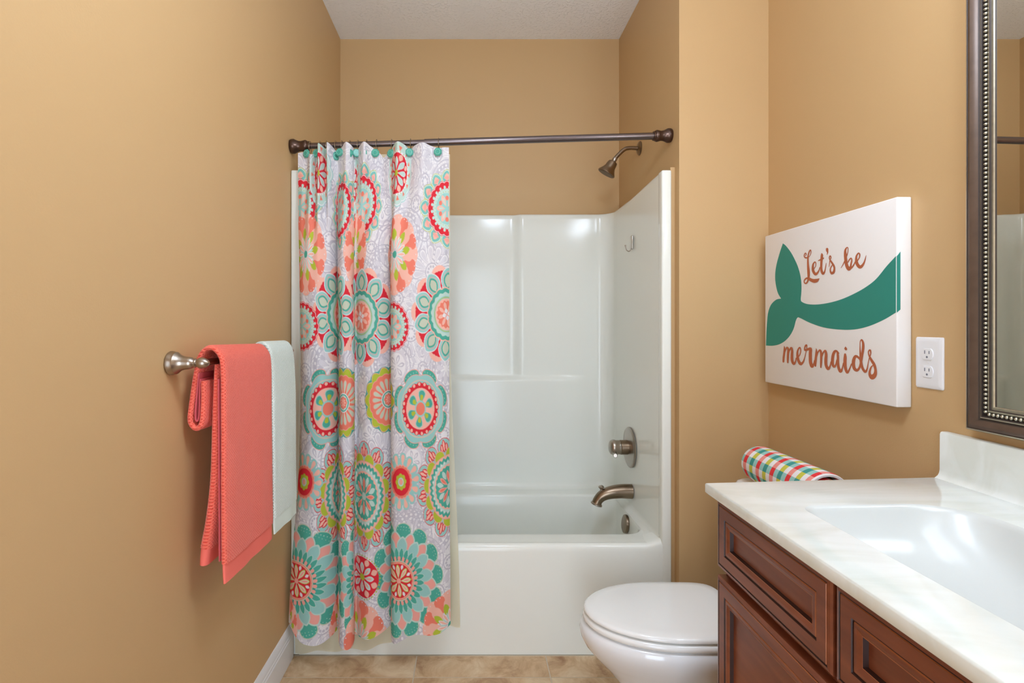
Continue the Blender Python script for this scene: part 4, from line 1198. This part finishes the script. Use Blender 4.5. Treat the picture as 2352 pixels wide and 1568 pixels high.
# ------------------------------------------------------------------ toilet
YT = 1.727
tl = thing('toilet', 'white porcelain toilet with closed lid beside the vanity', 'toilet', (0.75, YT, 0))
def egg(x0, xm, x1, hw, z, n=48, p=3.2, sx=1.0):
    """plan outline: ellipse nose towards -X at x0, widest at xm, squarish back at x1"""
    out = []
    for k in range(n):
        a = 2 * math.pi * k / n
        c, s = math.cos(a), math.sin(a)
        if c < 0:
            out.append((xm + (xm - x0) * c, YT + hw * s, z))
        else:
            cc = math.copysign(abs(c) ** (2 / p), c); ss = math.copysign(abs(s) ** (2 / p), s)
            # blend so the widest section is continuous
            out.append((xm + (x1 - xm) * cc, YT + hw * ss, z))
    return out
HW = 0.178
loft('lid', [egg(.372, .63, .838, HW - .008, .392, p=6), egg(.3635, .63, .843, HW, .3945, p=6), egg(.362, .63, .845, HW, .399, p=6), egg(.3645, .63, .843, HW - .002, .4035, p=6), egg(.372, .63, .838, HW - .009, .4075, p=6), egg(.40, .63, .81, HW - .035, .4105, p=6), egg(.48, .62, .74, HW - .10, .4125, p=6), egg(.6, .62, .64, .01, .413, p=6)], SEATM, tl, True, True, 60)
loft('seat', [egg(.374, .63, .833, HW - .010, .366, p=6), egg(.362, .63, .843, HW + .002, .369, p=6), egg(.3585, .63, .845, HW + .004, .376, p=6), egg(.362, .63, .843, HW + .001, .3845, p=6), egg(.372, .63, .833, HW - .008, .3885, p=6)], SEATM, tl, True, True, 60)
loft('bowl', [egg(.385, .63, .90, HW - .02, .365), egg(.362, .63, .905, HW - .004, .3625), egg(.352, .63, .91, HW + .004, .354), egg(.349, .63, .91, HW + .006, .338), egg(.353, .63, .91, HW + .003, .318), egg(.366, .635, .91, HW - .008, .293), egg(.392, .645, .91, HW - .026, .262), egg(.432, .66, .91, HW - .05, .222), egg(.475, .68, .91, HW - .072, .17), egg(.505, .70, .915, HW - .08, .11), egg(.505, .70, .94, HW - .075, .05), egg(.49, .70, .95, HW - .065, .02), egg(.485, .70, .955, HW - .06, .0)], PORC, tl, True, True, 60)
def rbox(name, x0, x1, y0, y1, zs, mat, parent, r):
    rings = []
    for (zz, ins) in zs:
        rings.append([(a, b, zz) for a, b in rrect(x0 + ins, x1 - ins, y0 + ins, y1 - ins, r, 6)])
    return loft(name, rings, mat, parent, True, True, 45)
rbox('tank', .970, 1.150, 1.495, 1.960, [(.36, .02), (.37, .012), (.55, .004), (.716, 0)], PORC, tl, .03)
rbox('tank_lid', .952, 1.156, 1.478, 1.977, [(.716, .006), (.720, .001), (.738, 0), (.746, .004), (.750, .012)], PORC, tl, .035)
rbox('deck', .82, 1.0, YT - .14, YT + .14, [(.30, .02), (.33, .005), (.362, .004), (.3665, .01)], PORC, tl, .03)
for s in (-1, 1):
    rbox('hinge_cap', .848, .872, YT + s * .07 - .018, YT + s * .07 + .018, [(.364, .001), (.396, .0), (.402, .004)], SEATM, tl, .008)
tube('flush_lever', crom([(.972, 1.56, .66), (.955, 1.56, .66), (.950, 1.60, .656), (.952, 1.65, .650)], 5), 0.006, NICKEL, tl, 10)

# ------------------------------------------------------------------ rolled checked towel on the tank lid
def rolled_towel():
    ya_, yb2 = 1.530, 1.905
    xc, zc, R, turns, thk = 1.012, 0.0, 0.071, 3.2, 0.0175
    cell_r, ncell = 0.0245, 17
    # spiral outline from outside in, arc-length cells
    pts_ = []
    n = int(turns * 48)
    for k in range(n + 1):
        a = 2 * math.pi * k / 48
        rad = R - thk * (a / (2 * math.pi))
        if rad < 0.008: break
        pts_.append((a, rad))
    s = 0.0; arc = [0.0]
    for (a0, r0), (a1, r1) in zip(pts_, pts_[1:]):
        s += (a1 - a0) * (r0 + r1) / 2; arc.append(s)
    # axial stations aligned with the cells, plus the white hem at the near end
    st = [ya_, ya_ + 0.006, ya_ + 0.022]
    d = (yb2 - st[-1]) / ncell
    for k in range(1, ncell + 1): st.append(st[-1] + d)
    verts, faces, colr = [], [], []
    m = len(pts_)
    a_start = math.radians(-60)
    ang = lambda a: a_start - a          # wind over the top
    for side in (0, 1):
        for yv in st:
            e = min(yv - ya_, yb2 - yv)
            rnd = 0.004 * max(0, 1 - e / 0.01)
            for (a, rad) in pts_:
                rr3 = rad - (0 if side == 0 else thk * 0.62) - (rnd if side == 0 else -rnd * 0.5)
                cone = 1.0 + 0.06 * (yb2 - yv) / (yb2 - ya_) - 0.03
                verts.append((xc + rr3 * cone * 1.06 * math.cos(ang(a)), yv, rr3 * cone * math.sin(ang(a))))
    ns = len(st)
    RA_ = ['red', 'aqua', 'teal', 'aqua']; RB_ = ['pink', 'white', 'lime', 'white']
    pal = {k: lin(*c) for k, c in dict(red=(238, 62, 66), aqua=(160, 212, 206), teal=(72, 160, 152), pink=(246, 156, 146), white=(244, 242, 244), lime=(212, 208, 84)).items()}
    def colour(j, i):
        if j == 0: return pal['white']
        rowi = int(arc[i] / cell_r)
        seq = RA_ if rowi % 2 == 0 else RB_
        if j == 1: return pal['red'] if rowi % 2 == 0 else pal['pink']
        return pal[seq[(j - 1) % 4]]
    def vid(side, j, i): return side * ns * m + j * m + i
    for side in (0, 1):
        for j in range(ns - 1):
            for i in range(m - 1):
                faces.append((vid(side, j, i), vid(side, j, i + 1), vid(side, j + 1, i + 1), vid(side, j + 1, i))); colr.append(colour(j, i))
    for j in (0, ns - 1):
        for i in range(m - 1):
            faces.append((vid(0, j, i), vid(0, j, i + 1), vid(1, j, i + 1), vid(1, j, i))); colr.append(pal['white'])
    for i in (0, m - 1):
        for j in range(ns - 1):
            faces.append((vid(0, j, i), vid(0, j + 1, i), vid(1, j + 1, i), vid(1, j, i))); colr.append(pal['white'])
    zmin = min(q[2] for q in verts)
    verts = [(a, b, c - zmin + 0.7515) for a, b, c in verts]
    me = bpy.data.meshes.new('rolled_towel')
    me.from_pydata(verts, [], faces)
    at = me.attributes.new('print', 'FLOAT_COLOR', 'FACE')
    at.data.foreach_set('color', np.array([(*c, 1) for c in colr], dtype=np.float32).ravel())
    me.materials.append(CHECK)
    return link('rolled_towel', me, None, True, 60)
tag(rolled_towel(), 'rolled checked towel in coral, teal, lime and white on the toilet tank', 'towel')
